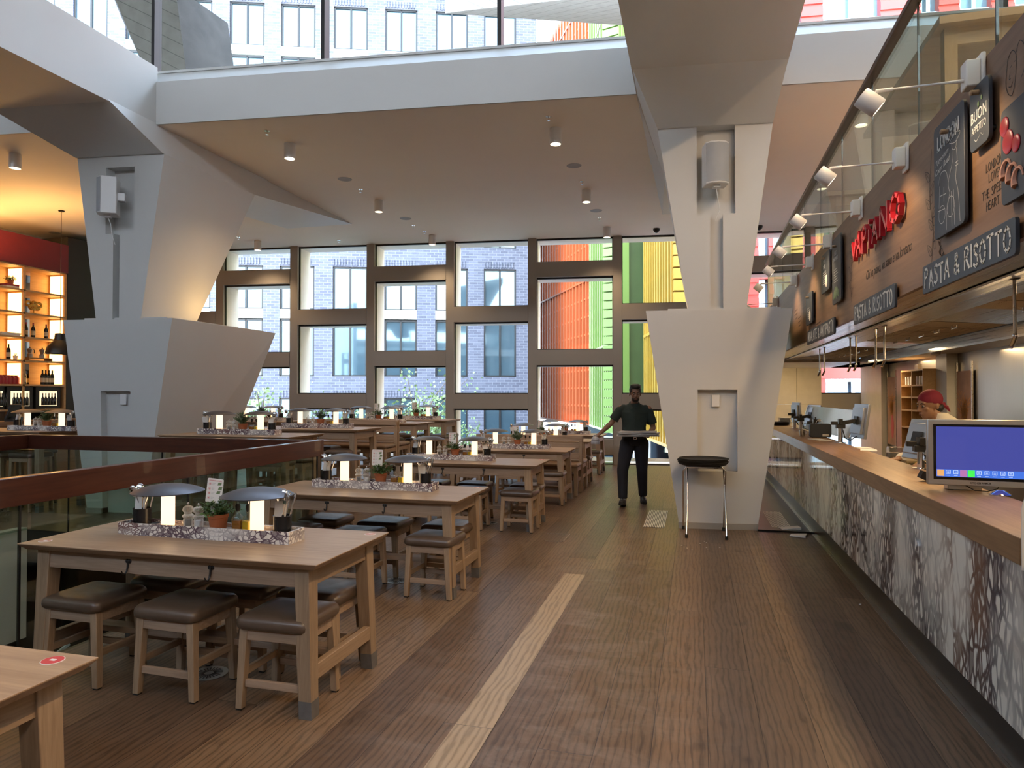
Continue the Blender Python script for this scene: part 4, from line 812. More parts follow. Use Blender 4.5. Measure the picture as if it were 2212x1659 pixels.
# red raised letters
letters=tag(empty('red_raised_lettering',(XC,5.09,2.71)),'raised red letters spelling VAPIANO on the wooden fascia','lettering')
rnd=random.Random(4); cx=-.76
HT=.165
for ch,h,adv,dz in (('V',.80,.15,-.01),('A',1.0,.19,0),('P',1.05,.19,-.012),('I',.72,.10,-.015),('A',.9,.21,0),('N',1.05,.24,.005),('O',1.02,.26,.012)):
    mb=MB(); c=ST[ch]; hh=HT*h; xs_=hh/HT*1.0; wd={'V':.13,'A':.135,'P':.12,'I':.0,'N':.17,'O':.20}[ch]
    sc=wd/c[0] if wd else hh
    for stq in c[1]:
        for a,b in zip(stq,stq[1:]):
            a=V((cx+a[0]*sc,a[1]*hh-HT/2+dz,.012)); b=V((cx+b[0]*sc,b[1]*hh-HT/2+dz,.012)); d=(b-a).normalized(); n=V((-d.y,d.x,0))*.014; a2=a-d*.009; b2=b+d*.009
            q=[a2-n,b2-n,b2+n,a2+n]; mb.add([FMX@p for p in q+[p+V((0,0,.03)) for p in q]],[(0,3,2,1),(4,5,6,7),(0,1,5,4),(1,2,6,5),(2,3,7,6),(3,0,4,7)])
    if ch=='I': mb.M=FMX; mb.lathe([(0,.012),(.017,.012),(.017,.042),(0,.042)],(cx+.01,.085,0),16); mb.M=Matrix()
    mb.build('letter_'+ch.lower(),M['redsign'],letters,smooth=False); cx+=adv
# printed script, quote and sketches on the fascia (parts of the fascia itself)
fa=bpy.data.objects['wall_fascia']
text('motto','Chi va piano, va sano e va lontano',M['ink'],.096,FM(5.03,2.448,.0008),fa,.0002,shear=.35,sx=.92,spacing=.93)
for s,y,z,h in (('LONDON',3.33,2.558,.036),('LOVES',3.32,2.507,.036),('THE SPEEDING',3.31,2.445,.036),('HEART.',3.34,2.39,.036),('BLUR',3.205,2.392,.018)):
    mb=MB(); strokes(s,h,.0042 if h>.02 else .003,FM(y,z,.001),mb,.0003,.2); mb.build('quote',M['ink'],fa,smooth=False)
def leafpts(cx,cy,a,L,w): 
    c,s=math.cos(a),math.sin(a); q=lambda u,v:(cx+u*c-v*s,cy+u*s+v*c); return curve([q(0,0),q(L*.35,w),q(L,0),q(L*.35,-w),q(0,0)],5),[q(0,0),q(L*.8,0)]
def branch(y,z,h,flip):
    mb=MB(); Mx=FM(y,z,.0012); stem=curve([(0,-h/2),(.03*flip,-h*.2),(-.02*flip,.1*h),(.02*flip,h/2)],6); ribbon(mb,stem,.004,Mx)
    for i in range(7):
        t=stem[2+i*2]; a=R(90+flip*(-1)**i*48); o,m=leafpts(t[0],t[1],a,h*.16,h*.035); ribbon(mb,o,.0035,Mx); ribbon(mb,m,.0025,Mx)
        if i%2: ribbon(mb,[(t[0]+.03+.018*math.cos(u*.52),t[1]-.02+.026*math.sin(u*.52)) for u in range(13)],.003,Mx)
    mb.build('leaf_sketch',M['ink'],fa,smooth=False)
branch(4.13,2.58,.62,1); branch(6.07,2.62,.60,-1); branch(3.98,2.30,.2,1)
mb=MB(); Mx=FM(3.13,2.87,.0012)
ribbon(mb,curve([(-.06,.05),(-.075,-.02),(-.06,-.07),(-.02,-.095),(.01,-.04),(.02,.04),(-.01,.08),(-.05,.07),(-.06,.05)]),.0035,Mx); ribbon(mb,curve([(.02,.06),(.05,.09),(.09,.05),(.09,-.03),(.06,-.06)]),.0035,Mx)
ribbon(mb,[(-.04,.02),(-.02,.025)],.003,Mx); ribbon(mb,[(-.0,.03),(.012,.028)],.003,Mx); ribbon(mb,curve([(-.05,-.05),(-.03,-.058),(-.015,-.045)]),.003,Mx); ribbon(mb,curve([(-.035,.005),(-.045,-.02),(-.03,-.025)]),.0025,Mx); mb.build('face_sketch',M['inkb'],fa,smooth=False)
for k,(y,z) in enumerate(((7.6,2.30),(8.9,2.5),(9.2,2.62))):
    for i in range(3): mb=MB(); Mx=FM(y,z-i*.05,.0012); ribbon(mb,[(-.14+.02*i,0),(.12,.01)],.012,Mx); mb.build('faded_stencil',M['fstencil'] if 'fstencil' in M else M['ink'],fa,smooth=False)
# chalk boards
lo=board('chalk_board',3.76,2.652,.41,.575,M['slate'],'tall dark board headed LONDON with a white line drawing')
mb=MB(); strokes('LONDON',.068,.0135,FMX@Matrix.Translation((0,.19,.001)),mb,.001,.16); mb.build('heading',M['chalk'],lo,smooth=False)
text('script_line','Tottenham',M['chalk'],.042,FMX@Matrix.Translation((-.09,.105,.001))@Matrix.Rotation(R(8),4,'Z'),lo,.0003,shear=.5); text('script_line','Court Road',M['chalk'],.042,FMX@Matrix.Translation((-.085,.06,.001))@Matrix.Rotation(R(8),4,'Z'),lo,.0003,shear=.5)
mb=MB(); Mx=FMX@Matrix.Translation((0,0,.001))
for pts in ([(.02,.14),(.08,.165),(.16,.15),(.10,.12),(.02,.14)],[(.05,.14),(.06,.1),(.1,.09),(.12,.13)],[(.07,.09),(.06,.04),(.03,0),(.0,-.05),(.02,-.1)],[(.11,.09),(.12,.03),(.10,-.05),(.13,-.13),(.15,-.27)],[(.02,-.1),(-.02,-.18),(-.03,-.27)],[(-.14,-.02),(-.1,.03),(-.03,.02),(.0,-.04)],[(-.12,-.08),(-.03,-.09)],
  [(-.12,-.03),(-.13,-.14)],[(-.06,-.05),(-.06,-.12)],[(.04,-.10),(.045,-.27)],[(.07,-.10),(.08,-.27)],[(-.15,-.15),(-.05,-.16)],[(.1,.02),(.13,.02)],[(.1,.005),(.13,.005)]): ribbon(mb,curve(pts,6),.003,Mx)
for c,r in (((-.09,-.18),.045),((.03,-.17),.05)): ribbon(mb,[(c[0]+r*math.cos(u*.4),c[1]+r*math.sin(u*.4)) for u in range(17)],.0025,Mx)
mb.build('line_drawing',M['chalk'],lo,smooth=False)
bo=board('chalk_board',3.385,2.79,.205,.28,M['slate'],'small dark board reading BUON APPETITO')
text('heading','BUON',M['chalk'],.072,FMX@Matrix.Translation((0,.005,.001)),bo,.0004,sx=.85); text('subheading','APPETITO',M['chalk'],.046,FMX@Matrix.Translation((0,-.052,.001)),bo,.0004,sx=.75)
mb=MB(); ribbon(mb,curve([(-.05,-.09),(-.03,-.105),(0,-.095),(.02,-.085),(.04,-.10),(.055,-.09)]),.003,FMX@Matrix.Translation((0,0,.001))); mb.build('flourish',M['chalk'],bo,smooth=False)
mb=MB(); mb.M=FMX@Matrix.Translation((0,0,.002)); mb.ell((.0,.048,0),(.008,.014,.003)); mb.ell((.035,.065,0),(.007,.012,.003)); mb.build('olives',M['leaf2'],bo)
fo=board('chalk_board',2.98,2.52,.38,.385,M['slate'],'dark food board with tomatoes and prawns at the right edge',peg=False)
mb=MB(); mb.M=FMX
for x,y,r in ((-.15,.12,.04),(-.12,.05,.048),(-.05,.02,.035)): mb.ell((x,y,.002),(r,r,.006))
mb.build('tomato_print',M['redsign'],fo); mb=MB(); mb.M=FMX
for k in range(3): mb.tube([(-.13+.05*k+.035*math.cos(R(a)),-.06-.03*k+.04*math.sin(R(a)),.002) for a in range(0,230,20)],[.003+.0011*i for i in range(12)],6)
mb.build('prawn_print',M['prawn'] if 'prawn' in M else M['terra'],fo)
for y,z,w,h,lab,hd in ((6.49,2.66,.38,.58,'tall menu board with vegetables printed along its foot','BEST\nANTIPASTI'),(7.02,2.73,.42,.37,'squarer menu board behind the tall vegetable one','VERY\nTASTY'),(7.98,2.50,.42,.34,'farthest menu board, near the column','')):
    o=board('menu_board',y,z,w,h,M['slate'],lab)
    if hd: text('heading',hd,M['chalk'],.05,FMX@Matrix.Translation((-.03,h*.22,.001)),o,.0004,sx=.8)
    for i in range(6): mb=MB(); Mx=FMX@Matrix.Translation((0,0,.001)); ribbon(mb,[(-.1,h*.02-i*.022),(.04+.02*(i%3),h*.02-i*.022)],.005,Mx); mb.build('menu_line',M['chalk'],o,smooth=False)
    mb=MB(); mb.M=FMX
    if h>.5:
        for i in range(5): mb.ell((-.08+i*.04,-h*.36+.02*(i%2),.002),(.03,.05,.004),12,8,Euler((0,0,R(20*i-30))))
        mb.build('vegetable_print',M['leaf2'],o)
    else: mb.ell((.07,-h*.25,.002),(.05,.06,.004)); mb.build('pizza_print',M['jamb'],o)
# ---------------------------------------------------------------- arm spotlights over the fascia
def make_arm():
    t=empty('picture_spotlight'); mb=MB(); mb.box(-.018,.0,-.045,.045,-.085,.085); mb.box(-.075,-.018,-.038,.038,-.06,.06); mb.build('wall_box',M['wplastic'],t,bevel=.006)
    mb=MB(); mb.tube([(-.07,0,-.02),(-.20,0,-.022),(-.40,0,-.024)],[.008,.0055,.0055],8); mb.tube([(-.36,0,-.024),(-.43,0,-.026)],.009,8); mb.tube([(-.42,0,-.026),(-.445,0,-.045)],.008,8); mb.tube([(-.07,0,-.02),(-.11,0,-.021)],.009,8); mb.build('arm',M['wplastic'],t)
    h=MB(); h.M=Matrix.Translation((-.455,0,-.075))@Matrix.Rotation(R(130),4,'Y'); h.lathe([(0,-.05),(.042,-.05),(.045,-.045),(.045,.045),(.041,.05),(.036,.05),(.034,.03),(0,.03)],n=24); h.build('lamp_head',M['wplastic'],t,ang=50)
    h=MB(); h.M=Matrix.Translation((-.455,0,-.075))@Matrix.Rotation(R(130),4,'Y'); h.lathe([(0,.034),(.034,.034)],n=20); h.build('lens',M['bulb'],t); return t
M['bulb']=emis('warm_bulb',(1,.80,.55),9)
ARM=make_arm(); names=['nearest','second nearest','third nearest','fourth nearest','fifth nearest','sixth nearest','farthest']
for i,y in enumerate((3.44,4.545,5.69,6.87,7.9,9.1,11.15)):
    o=ARM if i==0 else copy_tree(ARM); o.location=(XC,y,2.99); tag(o,f'{names[i]} white arm spotlight over the wooden fascia','spotlight','arm spotlights over the fascia')
    l=bpy.data.lights.new('spot_beam','SPOT'); l.energy=14*KL; l.color=(1,.72,.42); l.spot_size=R(95); l.spot_blend=.7; l.shadow_soft_size=.04
    lo_=bpy.data.objects.new('spot_beam',l); COL.objects.link(lo_); lo_.location=(XC-.40,y,2.875); d=V((XC+.05,y,2.45))-lo_.location; lo_.rotation_euler=d.to_track_quat('-Z','Y').to_euler()
# ---------------------------------------------------------------- extraction hood
hd=tag(empty('extraction_hood',(XC,3,2.2)),'long stainless extraction hood with grease filters above the counter','extractor hood')
def hoodpoly(name,pts,mat,y0=1.0,y1=12.9,th=.012):
    mb=MB()
    for (xa,za),(xb,zb) in zip(pts,pts[1:]): mb.bar((xa-XC,(y0+y1)/2-3,za-2.2),(xb-XC,(y0+y1)/2-3,zb-2.2),y1-y0,th,up=(0,1,0)) if 0 else mb.add([(xa-XC,y0-3,za-2.2),(xb-XC,y0-3,zb-2.2),(xb-XC,y1-3,zb-2.2),(xa-XC,y1-3,za-2.2),(xa-XC,y0-3,za-2.2+th),(xb-XC,y0-3,zb-2.2+th),(xb-XC,y1-3,zb-2.2+th),(xa-XC,y1-3,za-2.2+th)],[(0,1,2,3),(7,6,5,4),(0,4,5,1),(1,5,6,2),(2,6,7,3),(3,7,4,0)])
    return mb.build(name,mat,hd,smooth=False)
hoodpoly('front_soffit',[(1.275,2.19),(1.56,2.195)],M['steel']); hoodpoly('front_lip',[(1.56,2.175),(1.62,2.185)],M['steel'])
hoodpoly('inner_plate',[(1.62,2.195),(2.10,2.245)],M['steel'])
mb=MB(); mb.add([(0,0,0)],[]) if 0 else None
hoodpoly('rear_rail',[(2.76,2.075),(2.765,2.215)],M['steel'],th=.02)
fy=1.2; k=0
while fy<12.6:
    w=.485; m=MB(); pl=(k%7 in(3,4))
    if pl: m.add([(2.10-XC,fy-3,.045),(2.75-XC,fy-3,0.0),(2.75-XC,fy+w-3,0.0),(2.10-XC,fy+w-3,.045)],[(0,1,2,3)])
    else:
        nb=16
        for i in range(nb):
            a=fy+.01+(w-.02)*i/nb; b=a+(w-.02)/nb; c=(a+b)/2
            m.add([(2.11-XC,a-3,.043),(2.74-XC,a-3,0),(2.74-XC,c-3,.014),(2.11-XC,c-3,.057)],[(0,1,2,3)]); m.add([(2.11-XC,c-3,.057),(2.74-XC,c-3,.014),(2.74-XC,b-3,0),(2.11-XC,b-3,.043)],[(0,1,2,3)])
    f=m.build('blank_panel' if pl else 'grease_filter',M['steel'],hd,smooth=False)
    if not pl: mb=MB(); mb.tube([(2.38-XC,fy+.17-3,.020),(2.38-XC,fy+.17-3,-.004),(2.38-XC,fy+.31-3,-.004),(2.38-XC,fy+.31-3,.020)],.006,6); mb.build('filter_handle',M['chrome'],f)
    fy+=w+.004; k+=1
hoodpoly('rear_gutter',[(2.74,2.195),(2.77,2.20)],M['black'])
mb=MB(); mb.box(1.27-XC,2.76-XC,9.9,9.93,-.02,.30); mb.build('end_plate',M['steel'],hd,smooth=False)
def tap(y,i):
    t=tag(empty('gas_tap_pipe',(1.70,y,2.2)),f'{["nearest","second","third","fourth","fifth","sixth","farthest"][i]} thin steel tap pipe hanging from the hood','pipe','tap pipes under the hood')
    mb=MB(); mb.tube([(0,0,.02),(0,0,-.30)],.009,8); mb.build('pipe',M['steel'],t); mb=MB(); mb.box(-.02,.02,-.02,.02,-.0,.012); mb.build('bracket',M['black'],t)
    mb=MB(); mb.ell((0,0,-.31),(.014,.014,.018)); mb.tube([(0,0,-.32),(-.012,-.01,-.345),(-.03,-.025,-.375)],[.011,.012,.011],8); mb.build('nozzle',M['chrome'],t)
for i,y in enumerate((4.32,6.98,7.29,8.12,8.41,10.0,10.35)): tap(y,i)
# ---------------------------------------------------------------- kitchen behind
mb=MB(); mb.box(2.77,7.2,1.0,wall_y(3)-.05,2.13,2.18); mb.box(1.27,7.2,12.93,wall_y(3)-.06,2.13,2.18); struct(mb.build('ceiling_kitchen',M['cream'],smooth=False))
mb=MB(); mb.box(3.5,3.6,1.0,wall_y(3.5)+.0,0,2.13); struct(mb.build('wall_kitchen',M['steelz'],smooth=False))
yw=lambda x:wall_y(x)-.06
p=tag(empty('wall_panel',(0,0,0)),'cream wall panels between counter end and window','wall panel')
for a,b in ((1.2,2.1),(2.11,2.60)):
    for z0,z1 in ((0,1.35),(1.353,2.13)):
        mb=MB(); mb.hexa([(a,yw(a),z0),(b,yw(b),z0),(b,yw(b)+.03,z0),(a,yw(a)+.03,z0)],[(a,yw(a),z1),(b,yw(b),z1),(b,yw(b)+.03,z1),(a,yw(a)+.03,z1)]); mb.build('panel',M['cream'],p,smooth=False)
p['kind']='structure'
XK=3.5
def kbox(name,y0,y1,z0,z1,mat,d=.04,label=None,cat=None,parent=None,bev=0):
    mb=MB(); mb.box(XK-d,XK-.002,y0,y1,z0,z1); o=mb.build(name,mat,parent,smooth=False,bevel=bev)
    if label: tag(o,label,cat)
    return o
ky=lambda px,py=850: atx(px,py,XK).y
for n,(a,b) in enumerate(((2046,2070),)): o=kbox('trim_%d'%(41+n),ky(b),ky(a),0,2.13,M['cream'],.14); o['kind']='structure'
o=kbox('trim_43',ky(1919),wall_y(XK)-.08,0,2.13,M['cream'],.12); o['kind']='structure'
for n,(a,b,lb) in enumerate(((1921,1940,'narrow framed chilli and fire artwork, left one'),(2073,2106,'framed chilli and fire artwork, right one beside the pillar'))):
    y0,y1=ky(b),ky(a); t=tag(empty('artwork_panel',(XK-.02,(y0+y1)/2,1.2)),lb,'artwork'); hw=(y1-y0)/2
    mb=MB(); mb.box(-.012,0,-hw,hw,-.55,.68); mb.build('picture',M['artbg'] if 'artbg' in M else M['terra'],t,smooth=False)
    rn=random.Random(n); flm=MB(); Mx=FMX@Matrix.Translation((0,0,.014)); 
    for i in range(70):
        a=rn.uniform(-1.4,1.4); r=rn.uniform(.05,.30); c=(hw*rn.uniform(-.45,.35),.15+rn.uniform(-.1,.15)); ribbon(flm,curve([(c[0],c[1]-.15),(c[0]+math.sin(a)*r*.25,c[1]),(max(-hw*.9,min(hw*.9,c[0]+math.sin(a)*r*.8)),c[1]+math.cos(a)*r*.6)],4),.007,Mx)
    flm.build('flame_print',M['flame'],t,smooth=False)
    mb=MB(); mb.M=FMX@Matrix.Translation((0,0,.014)); mb.ell((.04*(1 if n==0 else 0),-.22,0),(hw*.33,.22,.004)); mb.build('chilli_print',M['redsign'],t)
    mb=MB()
    for s in (-1,1): mb.box(-.02,0,s*hw-.01,s*hw+.01,-.6,.80)
    mb.build('rail_frame',M['steel'],t,smooth=False)
o=kbox('steel_door',ky(1991),ky(1943),0,2.05,M['steelz'],.05,'tall brushed steel door left of the chef','steel door')
# bread shelf niche
y0,y1=ky(2044),ky(1992)
sh=tag(empty('kitchen_shelf',(XK-.30,(y0+y1)/2,0)),'lit wooden shelf unit of paper bags behind the chef','shelf unit'); hw=(y1-y0)/2
mb=MB(); mb.box(.26,.28,-hw,hw,.7,1.95); mb.build('back_panel',M['shelfwood'],sh,smooth=False)
for z in (.7,1.05,1.32,1.52,1.70,1.93): mb=MB(); mb.box(0,.26,-hw,hw,z-.012,z+.012); mb.build('shelf_board',M['shelfwood'],sh,smooth=False)
for yy_ in (-hw,0,hw): mb=MB(); mb.box(0,.26,yy_-.012,yy_+.012,.7,1.93); mb.build('upright',M['shelfwood'],sh,smooth=False)
for i in range(8):
    mb=MB(); yy_=-hw+.06+(2*hw-.12)*i/7.; mb.bar((0,0,0),(.0,random.uniform(-.02,.02),.13),.1,.05); o=mb.build('paper_bag',M['paper'],loc=(XK-.2,(y0+y1)/2+yy_,1.712),smooth=False); tag(o,f'{["leftmost","second","third","fourth","fifth","sixth","seventh","rightmost"][7-i]} white paper bag on the shelf behind the chef','paper bag','paper bags on the kitchen shelf')
o=kbox('smoke_detector',0,0,0,0,M['cream']) if 0 else None
mb=MB(); mb.lathe([(0,0),(.06,0),(.055,-.03),(.03,-.045),(0,-.045)],n=20); tag(mb.build('smoke_detector',M['wplastic'],loc=(3.1,10.2,2.13)),'round white smoke detector on the kitchen ceiling','smoke detector')
# ---------------------------------------------------------------- on the counter
def slab_monitor(t,w,h,d,mat,screen=False):
    mb=MB(); mb.box(-w/2,w/2,-d/2,d/2,0,h); mb.build('housing',mat,t,bevel=.006)
def pole_monitor(x,y,ph,rz,label,mirror=1,w=.36,h=.30,off=(.16,.05),tilt=0):
    t=tag(empty('arm_monitor',(x,y,1.0)),label,'monitor','arm mounted kitchen monitors')
    mb=MB(); mb.lathe([(0,0),(.06,0),(.06,.006),(.03,.012),(0,.012)],n=24); mb.lathe([(.0,.01),(.026,.01),(.026,ph),(0,ph)],n=20); mb.build('pole',M['chrome'],t)
    mb=MB(); mb.box(-.05,.05,-.035,.035,ph-.03,ph+.02); mb.box(-.10,-.03,-.02,.02,ph+.01,ph+.05); mb.bar((0,0,ph+.03),(off[0]*.8,off[1]*.8,ph+.06),.04,.045); mb.box(-.02,.02,-.05,.05,ph+.02,ph+.08); mb.build('arm_joint',M['black'],t,bevel=.004)
    mb=MB(); mb.tube([(0.02,0,ph-.02),(.05,.0,ph-.14),(.11,.02,ph-.17),(off[0],off[1],ph-.10)],.006,6); mb.build('cable',M['rubber'],t)
    Mx=Matrix.Translation((off[0],off[1],ph+.06))@Matrix.Rotation(rz,4,'Z')@Matrix.Rotation(tilt,4,'X')
    mb=MB(); mb.M=Mx; mb.box(-w/2,w/2,-.0,.03,-h/2,h/2); mb.box(-w*.38,w*.38,-.03,.0,-h*.38,h*.38); mb.M=Matrix(); mb.build('screen_housing',M['alu'],t,bevel=.004)
    mb=MB(); mb.M=Mx; mb.box(-.05,.05,-.045,-.028,-.05,.05); mb.M=Matrix(); mb.build('mount_plate',M['black'],t)
    mb=MB(); mb.M=Mx; mb.box(-w/2+.02,w/2-.02,.030,.032,-h/2+.02,h/2-.02); mb.M=Matrix(); mb.build('display',M['matt_black'],t)
    return t
pole_monitor(1.62,12.3,.20,R(100-180),'farthest kitchen monitor on a chrome pole',off=(.02,.0),w=.40,h=.34); pole_monitor(1.66,11.9,.16,R(-72),'second farthest kitchen monitor, leaning back',off=(.17,0),w=.42,h=.36,tilt=R(-14))
pole_monitor(1.64,8.67,.20,R(-82),'grey kitchen monitor on a chrome pole left of the chef, red stripe on pole',off=(.2,0),w=.42,h=.40,tilt=R(-8)); pole_monitor(1.665,5.83,.16,R(-70),'kitchen monitor in front of the chef, black clamp and thick pole',off=(.03,.10),w=.34,h=.32,tilt=R(-16))
pole_monitor(1.62,10.3,.14,R(-95),'black jointed arm without pole behind the black sign',off=(.05,.02),w=.05,h=.05)
# big touch screen facing the aisle
sc_=tag(empty('order_screen',(1.335,4.55,1.0)),'silver framed touch screen with blue display at the right edge','screen')
A0=V((1.335,4.55,1.035)); ang=math.atan2(-.30,1)*1.0
Mx=Matrix.Rotation(R(-6),4,'Z'); W_,H_=.66,.385
mb=MB(); mb.M=Mx; mb.box(0,W_,0,.045,.035,.035+H_); mb.M=Matrix(); mb.build('bezel',M['alu'],sc_,bevel=.004)
mb=MB(); mb.M=Mx; mb.box(.030,W_-.03,-.0015,.0,.068,H_+.008); mb.M=Matrix(); mb.build('black_border',M['scrblack'],sc_,smooth=False)
mb=MB(); mb.M=Mx; mb.box(.045,W_-.045,-.003,-.0015,.085,H_-.006); mb.M=Matrix(); dsp=mb.build('display',M['screen'],sc_,smooth=False)
mb=MB(); mb.M=Mx; mb.box(.045,W_-.045,-.004,-.003,.085,.128); mb.M=Matrix(); mb.build('icon_bar',M['scrbar'],sc_,smooth=False)
for i,c in enumerate(('scr_o','scr_w','scr_w','scr_p','scr_g','scr_w','scr_w','scr_w','scr_w','scr_w')):
    x=.050+i*.0385; mb=MB(); mb.M=Mx
    if c in('scr_o','scr_g','scr_p'): mb.box(x-.002,x+.033,-.0046,-.004,.088,.126)
    else:
        for q in ((x+.004,x+.027,.122,.124),(x+.004,x+.027,.102,.104),(x+.004,x+.006,.102,.124),(x+.025,x+.027,.102,.124),(x+.010,x+.021,.108,.110),(x+.010,x+.021,.114,.116),(x+.006,x+.024,.092,.094)): mb.box(q[0],q[1],-.0046,-.004,q[2],q[3])
    mb.M=Matrix(); mb.build('icon',M[c],sc_,smooth=False)
text('maker_mark','KITCHEN ARMOR',M['ink'],.0145,Mx@Matrix.Translation((.265,-.0006,.052))@Matrix.Rotation(R(90),4,'X'),sc_,.0003,sx=.9,off=.0004)
mb=MB(); mb.box(.12,.30,.05,.12,.0,.06); mb.box(.17,.25,.05,.08,.05,.25); mb.build('foot',M['alu'],sc_,bevel=.004)
mb=MB(); mb.tube([(.20,.02,.035),(.24,-.01,.008),(.30,-.02,.006),(.36,.0,.02),(.38,.03,.04)],.003,6); mb.build('cable',M['rubber'],sc_)
mb=MB(); mb.lathe([(0,0),(.055,0),(.055,.006),(.02,.03),(0,.03)],n=24); tag(mb.build('chrome_disc_base',M['chrome'],loc=(1.66,4.42,1.0)),'chrome disc base beneath the blue touch screen','stand base')
mb=MB(); mb.M=Matrix.Rotation(R(25),4,'Y'); mb.box(-.03,.03,-.035,.035,0.0,.05); mb.M=Matrix(); mb.tube([(0,0,.02),(.05,.02,.05),(.06,.03,.01)],.012,8); tag(mb.build('scanner',M['rubber'],loc=(1.44,5.0,1.013),bevel=.004),'black barcode scanner lying left of the blue touch screen','scanner')
# shield at the right edge
mb=MB(); p=[(0,0),(.45,0),(.45,.36),(.10,.36),(.05,.345),(.015,.30),(0,.24)]; mb.M=Matrix.Rotation(R(90),4,'X'); mb.prism(p,-.004,.0); mb.M=Matrix(); sd=tag(mb.build('side_guard',M['wplastic'],loc=(1.243,3.12,.875),smooth=False),'white metal guard plate at the right edge, ending the worktop','guard plate')
mb=MB(); mb.M=Matrix.Translation((.035,-.004,.10))@Matrix.Rotation(R(90),4,'X'); mb.lathe([(0,0),(.008,0),(.007,.003),(0,.003)],n=14); mb.M=Matrix(); mb.build('screw',M['chrome'],sd)
mb=MB(); mb.box(0,.4,-1.6,0,-.03,.0); tag(mb.build('tray_rail',M['steel'],loc=(1.25,3.05,.86),bevel=.004),'short steel tray ledge at the right edge below the guard plate','ledge')
# small goods
mb=MB(); mb.lathe([(0,0),(.03,0),(.036,.02),(.037,.085),(.035,.085),(.033,.01),(0,.01)],n=24); mb.tube([(.036,0,.07),(.06,0,.065),(.062,0,.035),(.035,0,.02)],.003,6); tag(mb.build('metal_mug',M['steel'],loc=(1.41,9.95,1.0)),'small brushed metal mug alone on the oak worktop','mug')
t=tag(empty('counter_sign',(1.60,9.75,1.0),R(8)),'dark rounded plastic sign block on the worktop, cream label','sign'); mb=MB(); rrect(mb,.27,.18,.03,-.03,.03,Matrix.Translation((.0,0,.09))@Matrix.Rotation(R(90),4,'X')); mb.build('block',M['slate'],t,bevel=.004); mb=MB(); mb.box(.02,.10,-.032,-.03,.0+.015,.045); mb.build('label_strip',M['jamb'],t,smooth=False); mb=MB(); mb.tube([(-.05,0,.17)]+[(-.01+.045*math.cos(R(a)),0,.175+.055*math.sin(R(a))) for a in range(180,-1,-30)],.004,6); mb.build('handle',M['wplastic'],t)
for i,(x,y,w_,l_,rz,lb) in enumerate(((1.50,9.2,.16,.3,.3,'crumpled white paper in front of the dark sign block'),(1.72,7.9,.14,.22,.1,'white paper slip beside the stacked clear tubs'),(1.70,7.6,.15,.2,-.2,'small pile of white slips near the clear tubs'))):
    mb=MB(); mb.box(-w_/2,w_/2,-l_/2,l_/2,0,.003); mb.box(-w_/2+.01,w_/2,-l_/2+.02,l_/2+.01,.003,.006); tag(mb.build('paper_sheet',M['paper'],loc=(x,y,1.0),rz=rz,smooth=False),lb,'paper','papers on the counter')
mb=MB(); a,b=V((1.72,12.3,1.0)),V((1.90,9.55,1.0)); mb.add([a,b,b+V((.10,0,.36)),a+V((.10,0,.38)),a+V((.01,0,0)),b+V((.01,0,0)),b+V((.11,0,.36)),a+V((.11,0,.38))],[(0,1,2,3),(7,6,5,4),(0,4,5,1),(1,5,6,2),(2,6,7,3),(3,7,4,0)]); tag(mb.build('steel_screen',M['steelz'],smooth=False),'large slanted brushed steel splash screen behind the far counter','splash screen')
for i in range(4): mb=MB(); mb.lathe([(0,0),(.13,0),(.16,.012),(.165,.02),(.155,.02),(.13,.008),(0,.006)],n=32); tag(mb.build('black_tray',M['rubber'],loc=(1.50,13.3-.0*i,1.0+i*.014)),f'{["lowest","second lowest","second highest","topmost"][i]} black round tray stacked at the counter far end','tray','black trays at the counter end')
for i in range(8): mb=MB(); mb.lathe([(0,0),(.08,0),(.12,.012),(.122,.016),(0,.008)],n=28); tag(mb.build('white_plate',M['wplastic'],loc=(1.62,13.55,1.0+i*.0165)),f'white plate {["at the foot","just above the foot","third from the foot","in the lower middle","in the upper middle","third from the top","just under the top","at the top"][i]} of the stack at the counter end','plate','white plates stacked at the counter end')
for i in range(3):
    mb=MB(); z=i*.052; w0,w1=.115,.13
    mb.hexa([(-w1/2,-w1/2,z),(w1/2,-w1/2,z),(w1/2,w1/2,z),(-w1/2,w1/2,z)],[(-w0/2,-w0/2,z+.10),(w0/2,-w0/2,z+.10),(w0/2,w0/2,z+.10),(-w0/2,w0/2,z+.10)]); tag(mb.build('clear_tub',M['tub'],loc=(1.85,7.25,.86),bevel=.006),f'{["bottom","middle","top"][i]} upturned clear plastic tub of the stack by the lemons','tub','stacked clear tubs')
t=tag(empty('lemon_tub',(1.88,6.72,.90)),'clear plastic tub of lemon halves in front of the chef','tub'); mb=MB(); w_,l_,h_=.13,.2,.10
for q in ((-w_,w_,-l_,-l_+.004),(-w_,w_,l_-.004,l_),(-w_,-w_+.004,-l_,l_),(w_-.004,w_,-l_,l_)): mb.box(*q,0,h_)
mb.box(-w_,w_,-l_,l_,0,.004); mb.build('tub_body',M['tub'],t,smooth=False)
rn=random.Random(2)
for i in range(14): mb=MB(); mb.ell((0,0,0),(.03,.026,.024)); o=mb.build('lemon',M['yellow'],loc=(1.88+rn.uniform(-.09,.09),6.72+rn.uniform(-.16,.16),.925+.03*(i%2)+.01*rn.random())); tag(o,'bright yellow lemon half lying among others in the clear tub','lemon','lemons in the tub')
